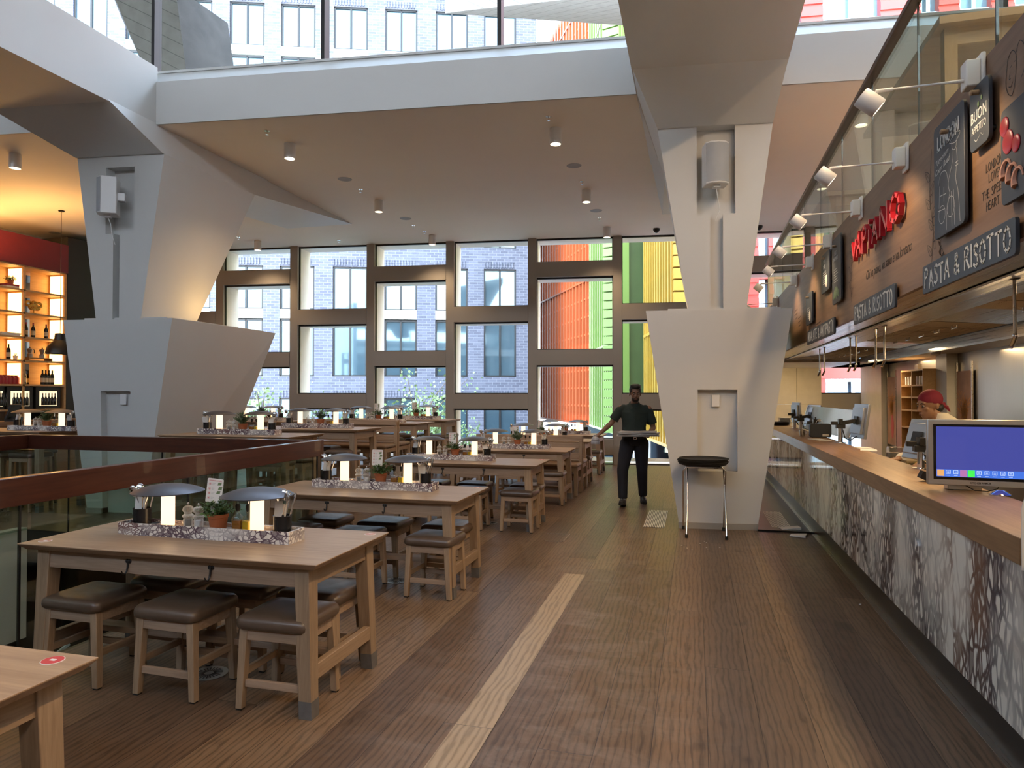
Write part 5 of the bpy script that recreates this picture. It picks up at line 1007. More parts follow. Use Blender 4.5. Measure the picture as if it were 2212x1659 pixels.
# ---------------------------------------------------------------- the street and the buildings opposite
mb=MB(); mb.box(-60,60,16.6,110,-5.3,-5.0); o=mb.build('ground',M['street'],smooth=False); o['kind']='structure'
D0=38.; r0=ray(750,851); f0=(r0.x*-math.sin(AZ)+r0.y*math.cos(AZ)); PB=EYE+r0*(D0/f0); ab=R(20.2); db=V((math.cos(ab),math.sin(ab),0)); nb=V((-math.sin(ab),math.cos(ab),0))
def bl(px,py=851): q=atp(px,py,PB,nb)-PB; return q.dot(db), q.z+PB.z
bb=tag(empty('brick_building',(PB.x,PB.y,0),ab),'blue grey brick office block with white spandrels across the street','building')
px2z=lambda py: 1.57+(851-py)*D0/1469.4
x0,_=bl(-260); x1,_=bl(1158)
mb=MB(); mb.box(x0,x1,.25,9,-5,24); mb.build('core',M['matt_black'],bb,smooth=False)
cols=[(bl(a)[0],bl(b)[0]) for a,b in [(36,110),(150,225),(264,339),(377,453),(491,567),(603,678),(718,792),(830,900),(940,1010),(1045,1115)]]
grp=[859,575,291,7,-277,-561]
# brick skin as piers and bands round the openings
mb=MB(); e=[x0]+[v for c in cols for v in c]+[x1]
for i in range(0,len(e),2): mb.box(e[i],e[i+1],0,.3,-5,24)
for g in grp:
    zt=px2z(g); zb=px2z(g+238); zt2=px2z(g-46)
    for a,b in cols: mb.box(a,b,0,.3,zt,zt2 if g!=grp[-1] else 24)
mb.build('brick_wall',M['brick'],bb,smooth=False)
for gi,g in enumerate(grp):
    for ci,(a,b) in enumerate(cols):
        for t0,t1 in ((0,94),(115,238)):
            zt,zb=px2z(g+t0),px2z(g+t1); m=MB(); fr=.09
            if zb<-5 or zb>22: continue
            for q in ((a,a+fr,zb,zt),(b-fr,b,zb,zt),(a,b,zt-fr,zt),(a,b,zb,zb+fr),((a+b)/2-.05,(a+b)/2+.05,zb,zt)): m.box(q[0],q[1],.08,.2,q[2],q[3])
            w=m.build('window',M['black'],bb,smooth=False); m=MB(); m.add([(a,.16,zb),(b,.16,zb),(b,.16,zt),(a,.16,zt)],[(0,1,2,3)]); m.build('pane',M['winglass'],w,smooth=False)
        zt,zb=px2z(g+97),px2z(g+109)
        if zb>-5 and zt<22: m=MB(); m.box(a,b,.02,.2,zb-.1,zt+.1); m.build('spandrel',M['spandrel'],bb,smooth=False)
    # soldier course and vertical brick grooves over each window pair
    m=MB()
    for a,b in cols:
        zt=px2z(g); 
        for k in range(int((b-a)/.16)): m.box(a+k*.16,a+k*.16+.08,-.05,.0,zt+.05,zt+.42)
    m.build('soldier_course',M['brick'],bb,smooth=False)
def depth_pt(px,d,z=0): r=ray(px,851); f=(r.x*-math.sin(AZ)+r.y*math.cos(AZ)); p=EYE+r*(d/f); p.z=z; return p
def clad(name,key,pa,da,pb,dd,z0,z1,label,vp=.55,deep=1.5):
    a,b=depth_pt(pa,da),depth_pt(pb,dd); L=(b-a).length; t=(b-a).normalized(); an=math.atan2(t.y,t.x)
    o=tag(empty(name,(a.x,a.y,0),an),label,'building'); sgn=-1
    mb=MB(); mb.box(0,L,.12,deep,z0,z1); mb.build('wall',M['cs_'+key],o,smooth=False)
    mb=MB(); n=int(L/vp); w=vp*.16
    for i in range(n+1): x=i*L/n; mb.box(x-w,x+w,-.14,.12,z0,z1)
    nz=int((z1-z0)/.95)
    for k in range(nz+1):
        z=z0+k*.95; mb.box(0,L,-.16 if k%4==0 else -.06,.12,z,z+.10)
        if k%4==0: mb.box(0,L,-.02,.12,z,z+.5)
    mb.build('terracotta_cladding',M['cl_'+key],o,smooth=False); return o
clad('orange_building','orange',1162,46,1279,35.5,-.05,24,'orange ribbed terracotta building across the street')
clad('green_building','green',1279,35.4,1352,26.6,-.1,24,'lime green ribbed building between orange and yellow ones')
gb=clad('yellow_building','yellow',1399,25.8,1460,20.6,-.1,22,'yellow ribbed building with dark ground floor, left of the column',.46)
a=depth_pt(1352,27.5); b=depth_pt(1402,27.0); 
gw=tag(empty('glazed_link',(a.x,a.y,0),math.atan2((b-a).y,(b-a).x)),'grey glazed stair tower between the green and yellow buildings','building'); L=(b-a).length
mb=MB(); mb.box(0,L,.1,4,-5,22); mb.build('wall',M['winglass'],gw,smooth=False); mb=MB()
for z in range(-4,22,2): mb.box(0,L,0,.1,z,z+.08)
for x in (0,L*.33,L*.66,L): mb.box(x-.04,x+.04,0,.1,-5,22)
mb.build('glazing_bars',M['alu'],gw,smooth=False)
mb=MB()
for z in range(-0,60): mb.box(-.9,0.0,-.25,.3,z*.36,z*.36+.30)
mb.build('green_edge_tiles',M['cl_green'],gw,smooth=False)
a=depth_pt(1460,20.6); mb=MB()
for z in range(0,60): mb.box(0,.26,-.1,.4,z*.36,z*.36+.31)
mb.build('edge_tiles',M['cl_yellow'],gb,loc=None).location=((a-gb.location).length,0,0)
a_=depth_pt(1462,27.5); b_=depth_pt(1560,27.5); gx=tag(empty('glazed_block',(a_.x,a_.y,0),math.atan2((b_-a_).y,(b_-a_).x)),'grey glazed block right of the yellow building','building'); mb=MB(); mb.box(0,(b_-a_).length,.1,3,-5,22); mb.build('wall',M['winglass'],gx,smooth=False); mb=MB()
for z in range(-4,22,2): mb.box(0,(b_-a_).length,0,.1,z,z+.1)
mb.build('glazing_bars',M['alu'],gx,smooth=False)
g2=tag(empty('shopfront',(0,0,0)),'dark street level shopfront with lit Zizzi letters beneath the yellow cladding','shopfront')
a=depth_pt(1180,50); b=depth_pt(1399,29.5); c=depth_pt(1475,29.5); mb=MB()
for p_,q_ in ((a,b),(b,c)):
    mb.add([(p_.x,p_.y,-5),(q_.x,q_.y,-5),(q_.x,q_.y,.4),(p_.x,p_.y,.4)],[(0,1,2,3)])
mb.build('shop_window',M['winglass'],g2,smooth=False)
M['neon']=emis('lit_letters',(1,.85,.65),3.2)
p_=depth_pt(1427,28.9,0); p_.z=1.57-(965-851)/1469.4*28.9
text('lit_letters','Zizzi',M['neon'],.72,Matrix.Translation(p_)@Matrix.Rotation(AZ,4,'Z')@Matrix.Rotation(R(90),4,'X'),g2,.02,sx=.95,off=.02)
# red building to the right
def redb():
    a=depth_pt(1560,24); b=depth_pt(2420,22); t=(b-a).normalized(); L=(b-a).length; an=math.atan2(t.y,t.x); n=V((-t.y,t.x,0))
    o=tag(empty('red_building',(a.x,a.y,0),an),'red panelled building with pale windows beyond the right-hand bays','building')
    lx=lambda px: (atp(px,851,a,n)-a).dot(t)
    wins=[(1640,1662),(1672,1735),(1783,1908),(1995,2035),(2080,2150),(2200,2290)]; e=[0]+[lx(v) for w in wins for v in w]+[L]; mb=MB()
    for i in range(0,len(e),2): mb.box(e[i],e[i+1],0,.4,-5,22)
    for z in (-1.6,2.1,5.6,9.2,12.8,16.5,20): mb.box(0,L,-.02,.38,z,z+.5)
    mb.build('red_cladding',M['cl_redb'],o,smooth=False); mb=MB()
    for i in range(0,len(e),2):
        for k in range(60): mb.box(e[i],e[i+1],-.06,0,-4.6+k*.42,-4.6+k*.42+.30)
    mb.build('weatherboards',M['cl_redb'],o,smooth=False)
    for i in range(1,len(e)-1,2):
        for z in (-1.1,2.6,6.1,9.7,13.3,17): mb=MB(); mb.box(e[i],e[i]+.1,.1,.3,z,z+3.1); mb.box((e[i]+e[i+1])/2-.06,(e[i]+e[i+1])/2+.06,.1,.3,z,z+3.1); mb.box(e[i],e[i+1],.1,.3,z+1.2,z+1.3); w=mb.build('window',M['alu'],o,smooth=False); mb=MB(); mb.add([(e[i],.28,z),(e[i+1],.28,z),(e[i+1],.28,z+3.1),(e[i],.28,z+3.1)],[(0,1,2,3)]); mb.build('pane',M['winglass2'],w,smooth=False)
redb()
# raking concrete column and canopy outside the clerestory
yc=9.4; P=[aty(px,py,yc) for px,py in ((262,150),(322,170),(402,150),(378,-30),(236,-30),(168,-30))]
cc=tag(empty('concrete_column',(0,0,0)),'raking board marked concrete column outside the upper glazing','column')
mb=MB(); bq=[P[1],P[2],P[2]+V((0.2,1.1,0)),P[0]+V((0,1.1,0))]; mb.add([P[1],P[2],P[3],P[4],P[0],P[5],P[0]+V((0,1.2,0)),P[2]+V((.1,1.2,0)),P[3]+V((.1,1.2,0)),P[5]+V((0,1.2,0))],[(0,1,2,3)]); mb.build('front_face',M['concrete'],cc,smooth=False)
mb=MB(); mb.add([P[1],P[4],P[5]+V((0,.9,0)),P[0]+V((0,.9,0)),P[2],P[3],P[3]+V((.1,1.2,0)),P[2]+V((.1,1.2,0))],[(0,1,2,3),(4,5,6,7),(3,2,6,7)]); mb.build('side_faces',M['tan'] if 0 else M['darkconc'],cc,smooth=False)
mb=MB(); q=[depth_pt(px,d,z) for px,d,z in ((960,16,10.6),(1010,13.5,9.25),(1352,13.0,9.3),(1352,18,11.4))]; mb.add(q+[v+V((0,0,.5)) for v in q],[(0,1,2,3),(7,6,5,4),(0,4,5,1),(1,5,6,2),(2,6,7,3),(3,7,4,0)]); tag(mb.build('concrete_canopy',M['concrete'],smooth=False),'pale ribbed concrete canopy corner above the upper glazing','canopy')
mb=MB(); q=[aty(px,py,10.) for px,py in ((385,95),(452,148))]; mb.tube([q[0],q[1]],.03,8); mb.tube([q[1],q[1]-V((0,0,.4))],.03,8); tag(mb.build('terrace_handrail',M['wplastic']),'white sloping terrace handrail outside, right of the concrete column','handrail')
# trees
def tree(px,d,top,rw,seed,lab):
    rn=random.Random(seed); b=depth_pt(px,d,-5); t=tag(empty('street_tree',b),lab,'tree','street trees'); mb=MB(); ml=MB(); H=top+5
    mb.tube([(0,0,0),(.1,0,H*.4),(0,.1,H*.7)],[.14,.11,.06],8)
    for i in range(46):
        a=rn.uniform(0,6.283); z0=H*rn.uniform(.35,.72); r=rw*rn.uniform(.35,1); e=V((math.cos(a)*r,math.sin(a)*r,min(H*1.0,z0+rn.uniform(.4,2.3)))); s=V((0,0,z0)); mb.tube([s,(s+e)/2+V((0,0,.2)),e],[.035,.02,.008],5)
        for j in range(62):
            f=rn.uniform(.35,1.08); p=s.lerp(e,f)+V((rn.gauss(0,.24),rn.gauss(0,.24),rn.gauss(0,.2))); L=rn.uniform(.07,.14); u=V((rn.gauss(0,1),rn.gauss(0,1),rn.gauss(0,1))).normalized(); w=u.cross(V((rn.gauss(0,1),rn.gauss(0,1),rn.gauss(0,1)))).normalized()*L*.45
            ml.add([p,p+u*L*.5-w,p+u*L,p+u*L*.5+w],[(0,1,2,3)])
    mb.build('trunk',M['bark'],t); ml.build('foliage',M['tree'],t,smooth=False)
tree(566,23,2.3,1.5,1,'light green street tree right of the left white column'); tree(735,25,1.1,2.0,2,'light green tree low in the third window bay'); tree(900,24,2.4,1.9,3,'light green tree with spiky top in the fourth window bay'); tree(660,24,.6,1.6,4,'light green tree crown just above the second table row'); tree(985,25,.4,1.2,5,'small green tree crown by the fourth mullion'); tree(820,25,.7,1.7,6,'light green tree crown between two taller ones')
# ---------------------------------------------------------------- bar on the left wall
XS=-13.0; sy=[7.85,8.78,9.71,10.64,11.57]; sz=[1.25,1.75,2.24,2.71,3.20,3.66,4.15]
bs=tag(empty('bar_shelving',(XS,8,0)),'lit birch ply bar shelving under a burgundy panel','shelving')
mb=MB(); mb.box(-.02,.02,-1.2,3.6,4.16,4.76); mb.build('burgundy_panel',M['red'],bs,smooth=False)
for y in sy: mb=MB(); mb.box(-.45,0,y-8-.018,y-8+.018,.2,4.15); mb.build('upright',M['shelfwood'],bs,smooth=False)
for z in sz: mb=MB(); mb.box(-.45,0,sy[0]-8,sy[-1]-8,z-.018,z+.018); mb.build('shelf_board',M['shelfwood'],bs,smooth=False)
for y0,y1 in zip(sy,sy[1:]):
    for z0,z1 in zip(sz[1:],sz[2:]):
        mb=MB(); mb.box(-.46,-.45,y0-8,y1-8,z0,z1); mb.build('back_panel',M['shelfwood'],bs,smooth=False)
        mb=MB(); mb.box(-.449,-.445,y0-8+.03,y0-8+.48,z0+.03,z1-.03); mb.build('mirror_panel',M['mirror'],bs,smooth=False)
        mb=MB(); mb.box(-.40,-.06,y1-8-.030,y1-8-.022,z0+.03,z1-.05); mb.build('strip_light',M['striplight'],bs,smooth=False)
for i,(ya,yb) in enumerate(((atx(0,850,XS).y,atx(12,850,XS).y),(atx(17,850,XS).y,atx(74,850,XS).y),(atx(80,850,XS).y,atx(133,850,XS).y))):
    o=tag(empty('wine_fridge',(XS-.2,(ya+yb)/2,1.27)),['partly cropped wine fridge at the left edge, under the bar shelves','wider wine fridge with pale bottles under the bar shelves','right-hand wine fridge with foil-topped bottles under the bar shelves'][i],'wine fridge','wine fridges under the bar shelves'); h=(yb-ya)/2
    mb=MB(); mb.box(-.22,.17,-h,h,0,.45); mb.build('cabinet',M['matt_black'],o,smooth=False); mb=MB(); mb.box(.17,.172,-h+.08,h-.08,.06,.36); mb.build('lit_interior',M['fridge'],o,smooth=False)
    mb=MB(); 
    for k in range(5): mb.M=Matrix.Translation((.185,-h+.14+k*(2*h-.28)/4,.07)); mb.lathe([(0,0),(.03,0),(.03,.14),(.011,.18),(.011,.25),(0,.25)],n=10)
    mb.M=Matrix(); mb.build('stored_bottles',M['wine'],o)
mb=MB(); mb.box(XS-1.0,XS+.0,11.60,13.1,0,4.95); struct(mb.build('wall_bar',M['matt_black'],smooth=False))
# things on the shelves, each stood where the sight line meets its shelf
def bottle(body,lab_,cap,name='wine_bottle'):
    t=empty(name); mb=MB(); mb.lathe([(0,0),(.037,0),(.038,.01),(.038,.17),(.034,.20),(.016,.235),(.0145,.30),(0,.30)],n=20); mb.build('bottle_body',body,t); mb=MB(); mb.lathe([(.0385,.05),(.0388,.14)],n=20); mb.build('bottle_label',lab_,t); mb=MB(); mb.lathe([(.0155,.245),(.0155,.303),(0,.304)],n=14); mb.build('foil',cap,t); return t
BP=bottle(M['wine'],M['label'],M['capsule']); BK=bottle(M['wine'],M['label'],M['black'],'spirit_bottle'); bu={0:0,1:0}
def onshelf(px,zi,dx=-.12): q=atx(px,800,XS+dx); return V((q.x,q.y,sz[zi]+.019))
for i,(px,zi,k,lb) in enumerate(((55,3,0,'leftmost red-capped wine bottle on the middle bar shelf'),(71,3,0,'middle red-capped wine bottle on the middle bar shelf'),(99,3,0,'rightmost red-capped wine bottle on the middle bar shelf'),(18,2,1,'dark bottle beside the small white pot on the bar shelf'),(52,1,0,'red bottle standing alone left of four dark ones on the bar shelf'),
     (92,1,1,'leftmost of four dark wine bottles on the lowest bar shelf'),(99,1,1,'second of four dark wine bottles on the lowest bar shelf'),(106,1,1,'third of four dark wine bottles on the lowest bar shelf'),(113,1,1,'rightmost of four dark wine bottles on the lowest bar shelf'))):
    p_=(BP,BK)[k]; o=p_ if not bu[k] else copy_tree(p_); bu[k]=1; o.location=onshelf(px,zi); tag(o,lb,'bottle','bottles on the bar shelves')
def moka():
    t=empty('moka_pot'); mb=MB(); mb.lathe([(0,0),(.05,0),(.052,.07),(.035,.09),(.04,.10),(.058,.17),(.05,.18),(.01,.195),(0,.196)],n=8); mb.build('pot_body',M['alu'],t,ang=20); mb=MB(); mb.tube([(0,.055,.165),(0,.10,.16),(0,.10,.09)],.009,6); mb.lathe([(0,.19),(.012,.19),(.012,.215),(0,.22)],n=10); mb.build('handle',M['black'],t); return t
mk=moka(); mk.location=onshelf(64,2)+V((0,0,.06)); tag(mk,'left stovetop coffee pot on the bar shelf','coffee pot','stovetop coffee pots'); o=copy_tree(mk); o.location=onshelf(91,2)+V((0,0,.06)); o['label']='right stovetop coffee pot on the bar shelf'
for i,(pa,pb,lb) in enumerate(((66,102,'small wooden riser under the coffee pots'),)):
    q=onshelf(84,2); mb=MB(); mb.box(-.1,.1,-.30,.22,.045,.06); mb.box(-.1,.1,-.30,-.28,0,.045); mb.box(-.1,.1,.20,.22,0,.045); tag(mb.build('wooden_riser',M['shelfwood'],loc=q,smooth=False),lb,'riser')
p_=PP['pot1']; o=copy_tree(p_,onshelf(21,5)+V((0,0,.07)),0,'tiny potted plant on red book, top left bar shelf','terracotta herb pots'); o['category']='potted plant'; o.rotation_euler=(0,0,0)
for i,(z,m,lb) in enumerate(((0,'jamb','pale book at the bottom of the top shelf stack'),(.035,'red2','red book under the tiny potted plant'))):
    q=onshelf(18,5); mb=MB(); mb.box(-.1,.1,-.13,.13,z,z+.034); tag(mb.build('book',M[m],loc=q,smooth=False),lb,'book','books on the bar shelves')
for i,lb in enumerate(('lower pale book lying on the left middle bar shelf','upper pale book lying on the left middle bar shelf')):
    q=onshelf(14,3); mb=MB(); mb.box(-.1,.1,-.2,.2,i*.03,i*.03+.028); tag(mb.build('book',M['jamb'],loc=q+V((0,.02*i,0)),smooth=False),lb,'book','books on the bar shelves')
t=tag(empty('gilt_ornament',onshelf(72,4)),'gilt knotted ornament on a yellow book, upper bar shelf','ornament')
mb=MB()
for k,(a,b,r) in enumerate(((-.12,.20,.06),(.0,.15,.07),(.10,.19,.065),(.0,.22,.04),(-.05,.13,.05),(.07,.13,.05))): mb.tube([(0,a+r*math.cos(R(u)),b+r*.7*math.sin(R(u))) for u in range(0,361,24)],.026,8)
mb.tube([(0,0,.02),(0,0,.10)],.012,8); mb.lathe([(0,.0),(.05,0),(.05,.02),(0,.02)],n=16); mb.build('knot',M['gold'],t)
for i in range(6): mb=MB(); mb.lathe([(0,0),(.055,0),(.058,.01),(.058,.12),(.045,.15),(.035,.155),(.035,.18),(0,.18)],n=16); tag(mb.build('red_jar',M['red2'],loc=onshelf(2+i*8,1)),f'{["leftmost","second","third","fourth","fifth","rightmost"][i]} dark red jar in the row on the lowest bar shelf','jar','dark red jars on the bar shelf')
mb=MB(); mb.lathe([(0,0),(.035,0),(.045,.08),(.04,.08),(0,.07)],n=14); 
for k in range(5): mb.tube([(0,0,.07),(.03*math.cos(k*1.3),.03*math.sin(k*1.3),.13)],[.008,.002],5)
tag(mb.build('small_white_pot',M['jamb'],loc=onshelf(33,2)),'small white succulent pot right of the dark bottle on the bar shelf','plant pot')
# bar counter, till and pendant
mb=MB(); mb.box(0,.55,-3,2.3,1.0,1.08); mb.box(.03,.5,-3,2.3,0,1.0); tag(mb.build('bar_counter',M['fascia'],loc=(-12.3,8.9,0),smooth=False),'dark wooden bar counter in front of the shelving, far left','counter')
t=tag(empty('till',(-11.95,atx(22,900,-11.9).y,1.08),R(-60)),'black till screen on the bar counter at the left edge','till'); mb=MB(); mb.M=Matrix.Rotation(R(-20),4,'X'); mb.box(-.2,.2,0,.03,.06,.33); mb.M=Matrix(); mb.build('screen',M['matt_black'],t,bevel=.005); mb=MB(); mb.box(-.1,.1,-.02,.2,0,.08); mb.build('stand',M['black'],t,bevel=.004)
t=tag(empty('pendant_lamp',(-11.75,10.34,5.1)),'black dome pendant lamp hanging in front of the bar','pendant lamp')
mb=MB(); mb.tube([(0,0,0),(0,0,-2.38)],.005,6); mb.build('cord',M['black'],t); mb=MB(); mb.lathe([(0,0),(.055,0),(.05,-.02),(0,-.022)],n=20); mb.build('ceiling_rose',M['black'],t)
mb=MB(); mb.lathe([(0,-2.36),(.085,-2.37),(.10,-2.5),(.13,-2.53),(.21,-2.62),(.24,-2.72),(.245,-2.76),(.238,-2.76),(.2,-2.63),(.1,-2.54),(0,-2.5)],n=36); mb.build('lamp_shade',M['black'],t); mb=MB(); mb.ell((0,0,-2.66),(.04,.04,.05)); mb.build('bulb',M['bulb'],t)
# ---------------------------------------------------------------- ceiling fittings
def dl():
    t=empty('ceiling_downlight'); mb=MB(); mb.lathe([(0,0),(.078,0),(.078,-.21),(.07,-.21),(.064,-.17),(0,-.17)],n=28); mb.build('can',M['wplastic'],t); mb=MB(); mb.lathe([(.062,-.176),(0,-.176)],n=20); mb.build('lens',M['bulb'],t); return t
DLT=dl(); pos=[(-5.505,8.41),(-1.774,8.84),(-5.55,11.3),(-1.795,11.66),(-5.62,14.1),(-1.785,14.4),(-9.73,13.6),(-9.64,7.72),(2.0,9.2),(2.0,11.9)]
nm=['nearest white downlight left of centre','nearest white downlight right of centre','second white downlight of the left file','second white downlight of the right file','last white downlight of the left file, at the windows','last white downlight of the right file, over the orange building','small white downlight right of the left column','white downlight at the far left, by the column beam','white downlight over the gallery','farther white downlight over the gallery']
for i,(x,y) in enumerate(pos):
    o=DLT if i==0 else copy_tree(DLT); o.location=(x,y,5.1); tag(o,nm[i],'downlight','ceiling downlights')
    l=bpy.data.lights.new('downlight_beam','SPOT'); l.energy=90*KL; l.color=(1,.70,.42); l.spot_size=R(120); l.spot_blend=.8; l.shadow_soft_size=.06; q=bpy.data.objects.new('downlight_beam',l); COL.objects.link(q); q.location=(x,y,4.87)
for i,(px,py) in enumerate(((745,387),(1240,358),(876,472),(1288,455),(118,503))):
    q=atz(px,py,5.1); mb=MB(); mb.lathe([(0,-.004),(.11,-.004),(.115,0)],n=28); tag(mb.build('ceiling_speaker',M['greymesh'],loc=q),['large','right-hand','smaller, farther','faint far right','bar side'][i]+' round speaker disc flush in the ceiling','ceiling speaker','flush ceiling speakers')
for i,(px,py) in enumerate(((577,283),(1185,252),(893,487),(917,500),(779,409),(1258,392),(1295,470),(732,519),(515,512))):
    q=atz(px,py,5.1); mb=MB(); mb.lathe([(0,-.004),(.035,-.004),(.038,0)],n=18); mb.tube([(0,0,0),(0,0,-.05)],.008,6); mb.lathe([(0,-.052),(.02,-.05)],n=12); tag(mb.build('sprinkler_head',M['chrome'],loc=q),f'small sprinkler head on the ceiling, {["near left","near right","second on far left","right of the smoke sensor","left middle","right middle","far right","above the third bay","above the second bay"][i]}','sprinkler','ceiling sprinklers')
for i,(px,py) in enumerate(((1418,494),(1640,488))):
    q=atz(px,py,5.1); mb=MB(); mb.lathe([(0,0),(.07,0),(.07,-.03),(.05,-.07),(.02,-.09),(0,-.095)],n=20); tag(mb.build('dome_camera',M['black'],loc=q),['black dome camera left of the right column','black dome camera right of the right column'][i],'camera','dome cameras')
# column-mounted speakers, switches
def spk(loc,rz,lab,rot=0):
    t=tag(empty('wall_speaker',loc,rz),lab,'speaker','white column speakers'); mb=MB(); p=[(-.13,.12),(-.13,-.06),(-.08,-.11),(0,-.125),(.08,-.11),(.13,-.06),(.13,.12)]; mb.prism(p,-.24,.24); mb.build('cabinet',M['wplastic'],t,bevel=.01)
    mb=MB(); p=[(-.128,-.064),(-.08,-.116),(0,-.131),(.08,-.116),(.128,-.064),(.11,-.05),(-.11,-.05)]; mb.prism(p,-.22,.22); mb.build('grille',M['greymesh'],t); mb=MB(); mb.box(-.05,.05,.10,.2,-.05,.05); mb.box(-.04,.04,-.04,.04,-.27,-.24); mb.build('bracket',M['wplastic'],t)
    mb=MB(); mb.tube([(0,.0,-.26),(.03,.04,-.36),(.06,.06,-.5),(.02,.09,-.62)],.005,6); mb.build('cable',M['wplastic'],t); return t
spk((.245,8.10,4.20),WA+R(8),'white speaker with grey grille high on the right column'); q=fl(243,430,PL); spk((q.x+.03,q.y-.10,q.z),WA-R(62),'white speaker turned left, high on the left column')
for p0,px,py,lb in ((PR,1548,866,'white blank plate in the right column recess'),(PL,256,863,'white switch plate in the left column recess')):
    q=fl(px,py,p0); mb=MB(); mb.box(-.045,.045,-.012,0,-.07,.07); tag(mb.build('wall_plate',M['wplastic'],loc=q+NW*.095,rz=WA,bevel=.004),lb,'wall plate','wall plates on the columns')
# folding stand with round trays
t=tag(empty('tray_stand',(0,0,0)),'folding chrome stand holding black round trays beside the right column','tray stand')
for xs_,s in ((-.10,1),(.335,1)):
    pass
mb=MB(); mb.tube([(-.092,7.70,.03),(-.085,7.85,.40),(-.085,8.02,.735)],.011,10); mb.tube([(.328,7.71,.03),(.32,7.85,.40),(.31,8.02,.735)],.011,10); mb.tube([(-.085,8.02,.735),(.31,8.02,.735)],.011,10); mb.build('front_frame',M['chrome'],t)
mb=MB(); mb.tube([(-.134,8.19,.03),(-.13,8.0,.45),(-.125,7.86,.71),(-.095,7.84,.76),(.29,7.84,.76),(.325,7.86,.72),(.318,8.0,.45),(.316,8.20,.03)],.011,10); mb.build('rear_frame',M['chrome'],t)
for x,y in ((-.092,7.70),(.328,7.71),(-.134,8.19),(.316,8.20)): mb=MB(); mb.lathe([(0,0),(.017,0),(.016,.04),(0,.04)],(x,y,0),12); mb.build('foot_cap',M['rubber'],t)
for x in (.0,.2): mb=MB(); mb.box(x,x+.05,7.83,8.03,.748,.752); mb.build('strap',M['rubber'],t,smooth=False)
for i in range(5): mb=MB(); mb.lathe([(0,0),(.22,0),(.255,.010),(.275,.034),(.268,.036),(.245,.014),(0,.007)],n=48); tag(mb.build('round_tray',M['rubber'],loc=(.085+.01*math.sin(i*2),7.95+.008*math.cos(i),.772+i*.0115)),f'{["lowest","second lowest","middle","second highest","topmost"][i]} black round tray on the chrome stand','tray','black trays on the stand')
# floor fittings
def grille(x0,x1,y0,y1,lb):
    t=tag(empty('floor_grille',(0,0,0)),lb,'floor grille','floor air grilles'); mb=MB(); mb.box(x0,x1,y0,y1,.001,.003); mb.build('dark_slot',M['black'],t,smooth=False); mb=MB(); n=13
    for i in range(n): x=x0+(x1-x0)*(i+.5)/n; mb.box(x-.005,x+.005,y0,y1,.003,.007)
    mb.build('slats',M['jamb'],t,smooth=False)
grille(-.597,-.347,8.19,9.38,'slatted floor grille left of the right column'); grille(.87,1.09,8.55,9.67,'slatted floor grille between column and counter')
mb=MB(); mb.box(.70,1.26,8.30,13.9,.001,.006); struct(mb.build('trim_50',M['graystrip'],smooth=False))
for i,(x,y,w_,d_,rz) in enumerate(((1.06,8.47,.22,.12,.2),(1.10,8.10,.17,.13,-.3))):
    mb=MB(); mb.add([(-w_/2,-d_/2,0),(w_/2,-d_/2,0),(w_/2,d_/2,0),(-w_/2,d_/2,0),(-w_/2,-d_/2,.008),(w_/2,-d_/2,.03),(w_/2,d_/2,.03),(-w_/2,d_/2,.008)],[(3,2,1,0),(4,5,6,7),(0,1,5,4),(1,2,6,5),(2,3,7,6),(3,0,4,7)]); tag(mb.build('door_wedge',M['jamb'],loc=(x,y,.007 if i==0 else 0),rz=rz,bevel=.003),['white wedge leaning on the metal threshold, farther one','white block on the boards, nearer one'][i],'wedge','white wedges by the counter')
for i,(x,y) in enumerate(((-2.64,3.27),(-2.43,5.30),(-2.42,7.95))):
    t=tag(empty('floor_outlet',(x,y,0)),['round slotted floor outlet under the first aisle table','round floor outlet under the second aisle table','round floor outlet under the third aisle table'][i],'floor outlet','round floor outlets'); mb=MB(); mb.lathe([(0,.001),(.10,.001),(.102,.004),(.09,.005),(0,.005)],n=36); mb.build('plate',M['outlet'],t); mb=MB()
    for k in range(24): a=k*math.pi/12; mb.bar((.025*math.cos(a),.025*math.sin(a),.0055),(.075*math.cos(a),.075*math.sin(a),.0055),.006,.001)
    mb.build('slots',M['black'],t,smooth=False)
mb=MB(); q=[atz(px,py,.002) for px,py in ((1181,1152),(1231,1154),(1217,1170),(1176,1168))]; 
for a,b in zip(q[:1]+q[1:2],q[1:3]): pass
for a,b in ((q[0],q[1]),(q[1],q[2]),(q[2],q[3])): mb.bar(a,b,.008,.003)
tag(mb.build('floor_box_trim',M['steel'],smooth=False),'thin steel outline of a floor box in the aisle boards','floor box')
rn=random.Random(5)
for i in range(9):
    q=atz(1470+rn.uniform(0,90),1170+rn.uniform(0,18),0); mb=MB(); mb.ell((0,0,.002),(.006+.004*rn.random(),.005,.002),8,5); tag(mb.build('paper_crumb',M['paper'],loc=q),'tiny white crumb on the boards in front of the tray stand','crumb','crumbs by the tray stand')
mb=MB(); mb.ell((0,0,.003),(.014,.006,.003),8,5); tag(mb.build('paper_scrap',M['paper'],loc=atz(1858,1306,0),rz=.6),'single white scrap on the dark boards near the counter','scrap')
# low metal threshold edge between column and counter
mb=MB(); a,b=V((.69,8.30,0)),V((1.30,8.30,0)); mb.box(.69,1.30,8.285,8.305,.001,.02); struct(mb.build('trim_51',M['kick'],smooth=False))
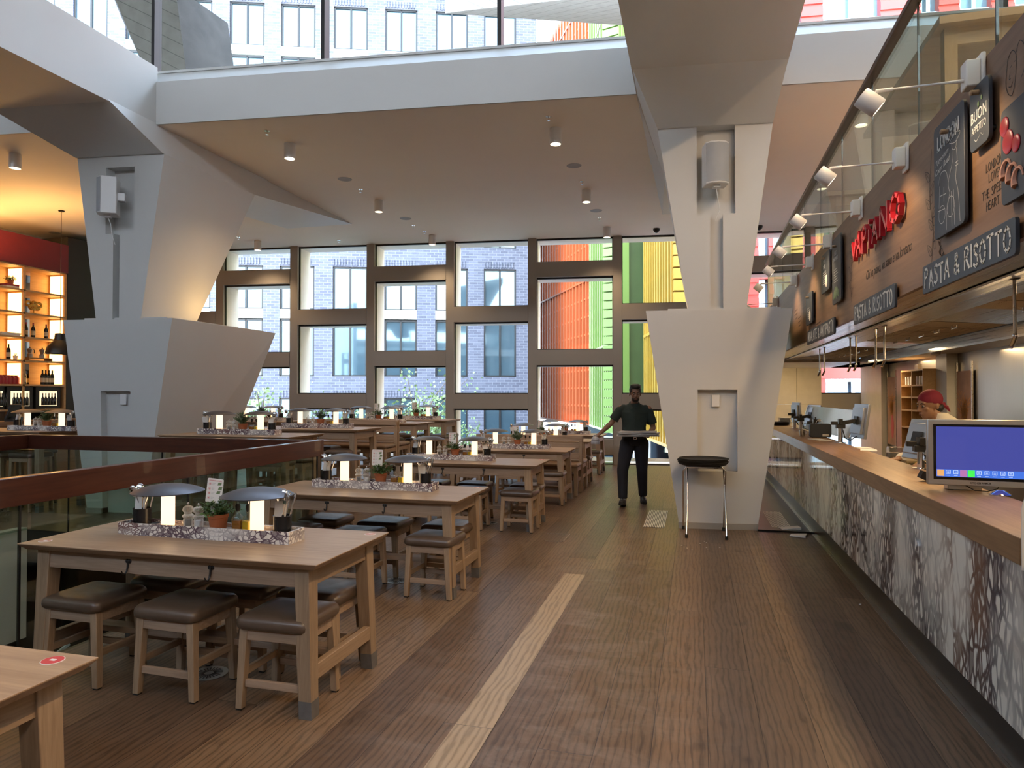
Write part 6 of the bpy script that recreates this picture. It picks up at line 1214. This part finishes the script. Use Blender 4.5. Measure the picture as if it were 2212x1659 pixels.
# gallery furniture glimpsed through the glass
g=tag(empty('gallery_table',(1.42,4.55,2.75)),'underside of an oak table seen through the gallery glass','table'); mb=MB(); mb.box(0,.9,0,1.9,1.03,1.075); mb.build('tabletop',M['topm'],g); 
for x,y in ((.08,.1),(.82,.1),(.08,1.8),(.82,1.8)): mb=MB(); mb.box(x-.035,x+.035,y-.035,y+.035,.0,1.03); mb.build('leg',M['oakz'],g)
mb=MB(); mb.box(.12,.78,.08,.10,.93,1.03); mb.build('apron',M['topm'],g)
g2=copy_tree(g,(1.42,8.2,2.75),0,'farther oak table seen through the gallery glass')
# ---------------------------------------------------------------- light: warm lamps of the room
def area(name,loc,size,sizey,en,col,tgt):
    l=bpy.data.lights.new(name,'AREA'); l.shape='RECTANGLE'; l.size=size; l.size_y=sizey; l.energy=en; l.color=col; o=bpy.data.objects.new(name,l); COL.objects.link(o); o.location=loc
    d=V(tgt)-V(loc); o.rotation_euler=d.to_track_quat('-Z','Y').to_euler(); return o
# linear track over the gallery edge
def lin(name,x,z,y0,y1,en,col,lab):
    mb=MB(); mb.box(x-.05,x+.05,y0,y1,z,z+.07); t=tag(mb.build('track_light',M['wplastic'],smooth=False),lab,'track light')
    l=bpy.data.lights.new(name,'AREA'); l.shape='RECTANGLE'; l.size=.09; l.size_y=y1-y0; l.energy=en; l.color=col; o=bpy.data.objects.new(name,l); COL.objects.link(o); o.location=(x,(y0+y1)/2,z-.005); return o
lin('track_glow',1.72,5.50,-2.0,6.0,250*KL,(1,.66,.34),'warm linear track light above the gallery edge, out of view')
lin('hood_glow',1.90,2.36,2.0,9.8,0.1,(1,.7,.4),'linear lamp inside the extraction hood') if 0 else None
for i,y in enumerate((2.5,5.0,7.5)):
    area('hood_lamp',(1.95,y,2.215),.12,.8,16*KL,(1,.66,.32),(1.95,y,0))
for i,y in enumerate((6.0,9.2,12.2)):
    area('kitchen_lamp',(3.05,y,2.11),.3,.8,16*KL,(1,.74,.42),(3.0,y,0))
area('counter_end_lamp',(2.0,14.4,2.11),.6,.6,22*KL,(1,.68,.30),(2.0,14.9,0))
area('bar_cove',(-12.4,9.8,4.0),.2,3.6,60*KL,(1,.52,.16),(-11.8,9.8,6))
q=area('plinth_uplight',(-6.62,8.3,2.60),.12,.7,5*KL,(1,.62,.22),(-6.9,8.2,3.6))
q=area('plinth_uplight',(-.14,9.0,2.60),.12,.7,2*KL,(1,.62,.22),(.1,9.0,3.6))
for x,y,e in ((-3.5,1.0,0),): pass
# ---------------------------------------------------------------- people
def head(mb,Mx,s=1.0):
    """face looks towards -y, origin at the skull centre"""
    mb.M=Mx
    mb.ell((0,.012,.028),(.074*s,.092*s,.088*s),24,16); mb.ell((0,-.022,-.045),(.058*s,.066*s,.072*s),20,14); mb.ell((0,-.045,-.088),(.034*s,.034*s,.026*s),14,10)
    mb.tube([(0,-.086,.022),(0,-.100,-.012),(0,-.106,-.026)],[.008,.010,.013],8); mb.ell((0,-.108,-.028),(.0135,.011,.010),10,8)
    for q in (-1,1):
        mb.ell((q*.010,-.100,-.031),(.008,.010,.007),8,6); mb.ell((q*.030,-.074,.030),(.022,.012,.008),10,8); mb.ell((q*.040,-.062,-.022),(.020,.018,.020),10,8)
        mb.ell((q*.077,.018,-.008),(.009,.017,.029),10,8,Euler((R(-12),0,R(q*14)))); mb.ell((q*.076,.012,-.032),(.007,.009,.010),8,6)
    mb.ell((0,-.090,-.058),(.023,.011,.0065),12,6); mb.ell((0,-.088,-.069),(.019,.011,.0065),12,6)
    mb.M=Matrix()
def face_bits(p,Mx,eyecol,browm,lip):
    for q in (-1,1):
        m=MB(); m.M=Mx; m.ell((q*.031,-.0765,.008),(.0125,.009,.0065),12,8); m.M=Matrix(); e=m.build('eye',M['eyewhite'],p); m=MB(); m.M=Mx; m.ell((q*.031,-.0845,.0065),(.0055,.003,.0055),10,6); m.M=Matrix(); m.build('iris',M['black'],e)
        m=MB(); m.M=Mx; m.tube([(q*.014,-.089,.028),(q*.032,-.088,.034),(q*.050,-.074,.028)],[.0035,.0042,.002],6); m.M=Matrix(); m.build('eyebrow',browm,p)
    m=MB(); m.M=Mx; m.ell((0,-.098,-.058),(.018,.006,.004),12,6); m.ell((0,-.096,-.067),(.016,.006,.005),12,6); m.M=Matrix(); m.build('lips',lip,p)
M['eyewhite']=plain('eye_white',(.55,.52,.50),.3); M['lip']=plain('brown_lips',(.20,.08,.06),.5)
def hand(mb,wrist,d,pn,side,curl=.5,s=1.0,spread=.16):
    """wrist point, direction to the knuckles, palm normal; fingers curl towards the palm normal"""
    d=V(d).normalized(); pn=V(pn); pn=(pn-d*pn.dot(d)).normalized(); w=d.cross(pn)*side
    w0=V(wrist); L=[.088,.098,.092,.074]
    for i in range(4):   # palm rays
        k=w0+d*(.082-.004*abs(i-1))*s+w*((1.5-i)*.0205)*s
        mb.limb([(w0+w*((1.5-i)*.011),.015*s),(w0+d*.045*s+w*((1.5-i)*.018)*s,.0145*s),(k,.0115*s)],8)
        a=0; p=k; dd=(d+w*(1.5-i)*spread*.35).normalized()
        for j,(f,r) in enumerate(((.46,.0095),(.30,.0088),(.24,.0078))):
            a+=curl*(.75 if j==0 else .85); v=dd*math.cos(a)+pn*math.sin(a); q=p+v*L[i]*f*s; mb.limb([(p,r*s),(q,r*s*.93)],8); p=q
    b=w0+d*.018*s+w*.022*s; q=b+(d*.55+w*.72+pn*.35).normalized()*.042*s; q2=q+(d*.85+w*.25+pn*.45).normalized()*.034*s; q3=q2+(d*.9+w*.0+pn*.5).normalized()*.026*s
    mb.limb([(b,.015*s),(q,.0118*s),(q2,.0098*s),(q3,.0085*s)],8)
def waiter():
    H=V((-.83,9.80,0)); rz=R(4.8)
    Hd=Matrix.Translation((.012,-.03,1.578))@Matrix.Rotation(R(8),4,'Z')@Matrix.Rotation(R(10),4,'X')
    S_r,E_r,W_r=V((-.190,.02,1.365)),V((-.325,-.0,1.155)),V((-.475,-.06,1.015)); S_l,E_l,W_l=V((.195,.02,1.36)),V((.265,.06,1.09)),V((.185,-.16,.985))
    hR,kR,aR=V((-.095,.0,.90)),V((-.165,-.14,.50)),V((-.160,-.155,.105)); hL,kL,aL=V((.095,.0,.90)),V((.105,.03,.50)),V((.120,.26,.105))
    mb=MB(); head(mb,Hd)
    mb.limb([((0,.02,1.40),.058),((.008,.0,1.50),.052)],14)
    mb.loft([(0,.01,.86,.13,.095),(0,.01,.98,.145,.10),(0,.015,1.10,.14,.095),(0,.01,1.24,.165,.105),(0,.02,1.35,.175,.095),(0,.02,1.41,.10,.065)],24)
    for a,b,c in ((S_r,E_r,W_r),(S_l,E_l,W_l)): mb.limb([(a,.050),(a.lerp(b,.5),.045),(b,.038),(b.lerp(c,.35),.038),(c,.026)],12)
    for a,b,c in ((hR,kR,aR),(hL,kL,aL)): mb.limb([(a,.085),(a.lerp(b,.5),.073),(b,.052),(b.lerp(c,.35),.052),(c,.036)],12)
    for c,d in ((aR,V((-.02,-1,.18))),(aL,V((.03,-1,0)))): mb.limb([(c,.036),(c+V((0,.02,-.05)),.03),(c+d.normalized()*.12+V((0,0,-.06)),.026)],10)
    hand(mb,W_r,(-.62,-.25,-.42),(.15,.2,-1),-1,.62,.98); hand(mb,W_l,(-.45,-1,.02),(-.1,0,1),-1,.16,.98)
    p=mb.build('person',M['skin']); remesh(p,.0052,4); p.location=H; p.rotation_euler.z=rz
    tag(p,'person in dark green shirt and black trousers walking with a flat grey stack','person')
    face_bits(p,Hd,None,M['hair'],M['lip'])
    # hair and beard
    mb=MB(); mb.M=Hd; mb.ell((0,.022,.046),(.083,.098,.090),24,16); mb.ell((.01,-.045,.104),(.060,.045,.030),16,10); mb.ell((-.03,-.02,.112),(.045,.05,.026),14,8); mb.ell((.035,.0,.108),(.045,.05,.030),14,8)
    for q in (-1,1): mb.ell((q*.072,-.004,.012),(.009,.018,.030),10,8)
    mb.M=Matrix(); h=mb.build('hair',M['hair'],p)
    # carve the hair off the face by keeping only what lies behind and above the hairline
    remesh(h,.005,3); bm=bmesh.new(); bm.from_mesh(h.data); inv=Hd.inverted()
    kill=[v for v in bm.verts if (lambda c:(c.y<-.052 and c.z<.068) or (c.y<-.018 and c.z<.012) or (c.z<-.055))(inv@v.co)]; bmesh.ops.delete(bm,geom=kill,context='VERTS'); bm.to_mesh(h.data); bm.free()
    mb=MB(); mb.M=Hd; mb.ell((0,-.040,-.066),(.0565,.062,.050),20,14); mb.ell((0,-.060,-.092),(.036,.030,.024),14,10); mb.M=Matrix(); b=mb.build('beard',M['beard'],p); remesh(b,.005,2); bm=bmesh.new(); bm.from_mesh(b.data)
    kill=[v for v in bm.verts if (lambda c:c.z>-.052-abs(c.x)*-.0 or (abs(c.x)<.021 and -.078<c.z<-.048))(inv@v.co)]; bmesh.ops.delete(bm,geom=kill,context='VERTS'); bm.to_mesh(b.data); bm.free()
    mb=MB(); mb.M=Hd; mb.tube([(-.024,-.096,-.052),(0,-.104,-.044),(.024,-.096,-.052)],[.004,.006,.004],6); mb.M=Matrix(); mb.build('moustache',M['beard'],p)
    # shirt
    mb=MB(); mb.loft([(0,.01,.945,.168,.122),(0,.01,1.0,.166,.122),(0,.012,1.10,.162,.118),(0,.01,1.22,.182,.124),(0,.015,1.31,.205,.118),(0,.02,1.365,.195,.095),(0,.02,1.40,.15,.08),(0,.015,1.44,.075,.062)],28)
    for a,b in ((S_r,E_r),(S_l,E_l)): d=(b-a); mb.limb([(a-V((a.x*.22,0,.004)),.064),(a+d*.15,.0625),(a+d*.35,.061)],14); mb.tube([a+d*.22,a+d*.78],[.062,.070],18)
    s=mb.build('shirt',M['shirt'],p); remesh(s,.007,5)
    mb=MB(); 
    for q in (-1,1): mb.add([(q*.012,-.092,1.375),(q*.062,-.055,1.43),(q*.078,-.028,1.445),(q*.082,-.048,1.405),(q*.052,-.105,1.355)],[(0,1,2,3,4)]); mb.add([(q*.012,-.088,1.375),(q*.062,-.050,1.43),(q*.078,-.022,1.445),(q*.082,-.042,1.405),(q*.052,-.099,1.355)],[(4,3,2,1,0)])
    mb.tube([(-.07,-.03,1.43),(-.06,.05,1.455),(0,.085,1.46),(.06,.05,1.455),(.07,-.03,1.43)],.012,6); mb.build('collar',M['shirt'],p)
    mb=MB()
    for z in (1.33,1.27,1.21,1.15,1.09): mb.ell((.004,-.122 if z<1.3 else -.108,z),(.005,.003,.005),8,6)
    mb.build('shirt_buttons',M['black'],p)
    # trousers
    mb=MB(); mb.loft([(0,.01,.845,.165,.125),(0,.01,.90,.172,.130),(0,.01,.955,.156,.115)],28)
    for a,b,c in ((hR,kR,aR),(hL,kL,aL)): mb.limb([(a-V((0,0,.03)),.108),(a.lerp(b,.45),.098),(b,.078),(b.lerp(c,.5),.070)],16); mb.tube([b.lerp(c,.45),b.lerp(c,.9),c+V((0,0,.005))],[.071,.064,.063],18)
    t=mb.build('trousers',M['trous'],p); remesh(t,.008,5)
    mb=MB(); mb.lathe([(.158,.935),(.163,.937),(.163,.967),(.158,.969)],n=30); bm=mb; bm.v=[(x,y*.76+.01,z) for x,y,z in bm.v]; mb.build('belt',M['rubber'],p); mb=MB()
    for q in ((-.012,.030,.964,.969),(-.012,.030,.935,.940),(-.012,-.007,.935,.969),(.025,.030,.935,.969)): mb.box(q[0],q[1],-.128,-.117,q[2],q[3])
    mb.build('belt_buckle',M['chrome'],p)
    for c,d,lift,nm in ((aR,V((-.12,-1,0)),.20,'r'),(aL,V((.10,-1,0)),0,'l')):
        d.normalize(); Mx=Matrix.Translation(V((c.x,c.y,0)))@Matrix.Rotation(math.atan2(d.x,-d.y),4,'Z')@Matrix.Translation((0,.04,0))@Matrix.Rotation(-lift,4,'X')@Matrix.Translation((0,-.04,0))
        mb=MB(); mb.M=Mx; mb.limb([((0,.035,.055),.043),((0,-.03,.05),.045),((0,-.11,.042),.044),((0,-.175,.036),.036)],14); mb.limb([((0,.03,.06),.042),((0,.02,.10),.045)],14); mb.M=Matrix(); s=mb.build('shoe',M['shoe'],p); remesh(s,.006,3)
        mb=MB(); mb.M=Mx; o=[(-.036,.075),(-.044,.0),(-.046,-.09),(-.04,-.17),(-.018,-.212),(.018,-.212),(.04,-.17),(.046,-.09),(.044,.0),(.036,.075)]; mb.prism(o,.0,.028); mb.M=Matrix(); mb.build('shoe_sole',M['rubber'],s,bevel=.006)
        mb=MB(); mb.M=Mx
        for k in range(3): mb.tube([(-.02,-.05-k*.022,.092-k*.006),(.02,-.06-k*.022,.092-k*.006)],.003,5)
        mb.M=Matrix(); mb.build('shoe_laces',M['wplastic'] if 0 else M['greymesh'],s)
        mb=MB(); mb.limb([((c.x,c.y,c.z-.01),.040),((c.x,c.y,c.z+.03),.040)],12); mb.build('sock',M['greymesh'],p)
    # carried stack, jug
    q=lambda v:(Matrix.Translation(H)@Matrix.Rotation(rz,4,'Z'))@V(v)
    rn=random.Random(3)
    for i in range(5):
        mb=MB(); a,b=.285-.008*i,.20; mb.add([(-a,-b,0),(a,-b,.004),(a,b,.006),(-a,b,0),(-a,-b,.009),(a,-b,.015),(a,b,.016),(-a,b,.010)],[(3,2,1,0),(4,5,6,7),(0,1,5,4),(1,2,6,5),(2,3,7,6),(3,0,4,7)]); o=mb.build('flat_menu',M['menu'],loc=q((.055+.02*rn.uniform(-1,1),-.235,.992+i*.0125)),rz=rz+R(rn.uniform(-9,9)),bevel=.001)
        tag(o,f'{["lowest","second lowest","middle","second highest","topmost"][i]} flat grey menu in the stack the walking person carries','menu','menus carried by the walking person')
    o=MB(); o.lathe([(0,0),(.062,0),(.066,.01),(.062,.035),(.058,.05),(.060,.058),(.050,.085),(.03,.105),(0,.108)],n=28); 
    for z in (.03,.055): o.lathe([(.060,z),(.067,z+.003),(.060,z+.006)],n=28)
    o.tube([(-.03,0,.10),(-.02,0,.125),(.02,0,.125),(.03,0,.10)],.007,8); o=o.build('metal_pot',M['potgrey'],loc=q((-.545,-.10,.862)),ang=50); tag(o,'grey lidded metal pot in the walking person hand above the table end','pot')
M['beard']=plain('short_black_beard',(.03,.018,.013),.8,var=.3,sc=80); M['menu']=plain('grey_menu_card',(.42,.41,.40),.6,var=.15,sc=9); M['potgrey']=plain('grey_enamel_pot',(.36,.36,.38),.35,.2)
waiter()
def chef():
    H=V((1.99,6.60,0)); rz=R(18)
    Hd=Matrix.Translation((-.045,0,1.475))@Matrix.Rotation(R(-86),4,'Z')@Matrix.Rotation(R(12),4,'X')
    S_a,E_a,W_a=V((.06,-.19,1.21)),V((-.02,-.24,1.0)),V((-.20,-.20,1.00)); S_b,E_b,W_b=V((.06,.19,1.21)),V((-.05,.22,1.0)),V((-.22,.15,1.0))
    mb=MB(); head(mb,Hd,1.04); mb.limb([((.07,0,1.27),.066),((-.02,0,1.41),.060)],14)
    mb.loft([(.10,0,.80,.12,.16),(.11,0,.95,.14,.17),(.11,0,1.1,.13,.18),(.09,0,1.22,.11,.17),(.07,0,1.29,.07,.08)],24)
    for a,b,c in ((S_a,E_a,W_a),(S_b,E_b,W_b)): mb.limb([(a,.058),(a.lerp(b,.5),.05),(b,.042),(c,.028)],12)
    for s in (-1,1): mb.limb([((.10,s*.09,.85),.09),((.10,s*.09,.45),.06),((.10,s*.09,.06),.045)],12)
    hand(mb,W_a,(-1,0,-.15),(0,0,-1),1,.5); hand(mb,W_b,(-1,0,-.15),(0,0,-1),-1,.5)
    p=mb.build('person',M['skin2']); remesh(p,.0055,4); p.location=H; p.rotation_euler.z=rz; tag(p,'person in cream chef jacket and burgundy head scarf behind the counter','person')
    face_bits(p,Hd,None,M['hair'],M['lip'])
    mb=MB(); mb.M=Hd; mb.ell((0,.022,.042),(.086,.102,.092),24,16); mb.M=Matrix(); h=mb.build('head_scarf',M['bandana'],p); remesh(h,.005,3); inv=Hd.inverted(); bm=bmesh.new(); bm.from_mesh(h.data)
    kill=[v for v in bm.verts if (lambda c:c.z<.030-.30*c.y-.014 if c.y<.06 else c.z<-.035)(inv@v.co)]; bmesh.ops.delete(bm,geom=kill,context='VERTS'); bm.to_mesh(h.data); bm.free()
    mb=MB(); mb.M=Hd; mb.ell((0,.118,-.01),(.016,.014,.014)); mb.tube([(0,.118,-.01),(.012,.15,-.05),(.008,.175,-.095)],[.012,.016,.004],6); mb.tube([(0,.118,-.01),(-.01,.15,-.02),(-.02,.165,-.045)],[.01,.015,.004],6); mb.M=Matrix(); mb.build('scarf_knot',M['bandana'],h)
    mb=MB(); mb.M=Hd; mb.ell((0,.055,-.035),(.070,.062,.045),20,12); mb.M=Matrix(); h=mb.build('hair',M['hair'],p)
    mb=MB(); mb.loft([(.10,0,.78,.17,.21),(.11,0,.95,.175,.215),(.115,0,1.08,.165,.215),(.11,0,1.22,.165,.215),(.10,0,1.31,.135,.17),(.06,0,1.375,.095,.10),(.03,0,1.41,.07,.075)],28)
    for a,b,c in ((S_a,E_a,W_a),(S_b,E_b,W_b)): mb.limb([(a,.082),(a.lerp(b,.5),.074),(b,.066),(b.lerp(c,.75),.055)],16)
    s=mb.build('chef_jacket',M['jacket'],p); remesh(s,.008,5)
    mb=MB(); mb.loft([(.10,0,.70,.15,.19),(.10,0,.84,.16,.20)],24)
    for s in (-1,1): mb.limb([((.10,s*.09,.76),.10),((.10,s*.09,.45),.08),((.10,s*.09,.10),.07)],14)
    t=mb.build('trousers',M['trous'],p); remesh(t,.01,4)
    for s in (-1,1): mb=MB(); mb.limb([((.12,s*.09,.045),.045),((-.02,s*.09,.04),.04)],12); mb.build('shoe',M['shoe'],p)
chef()
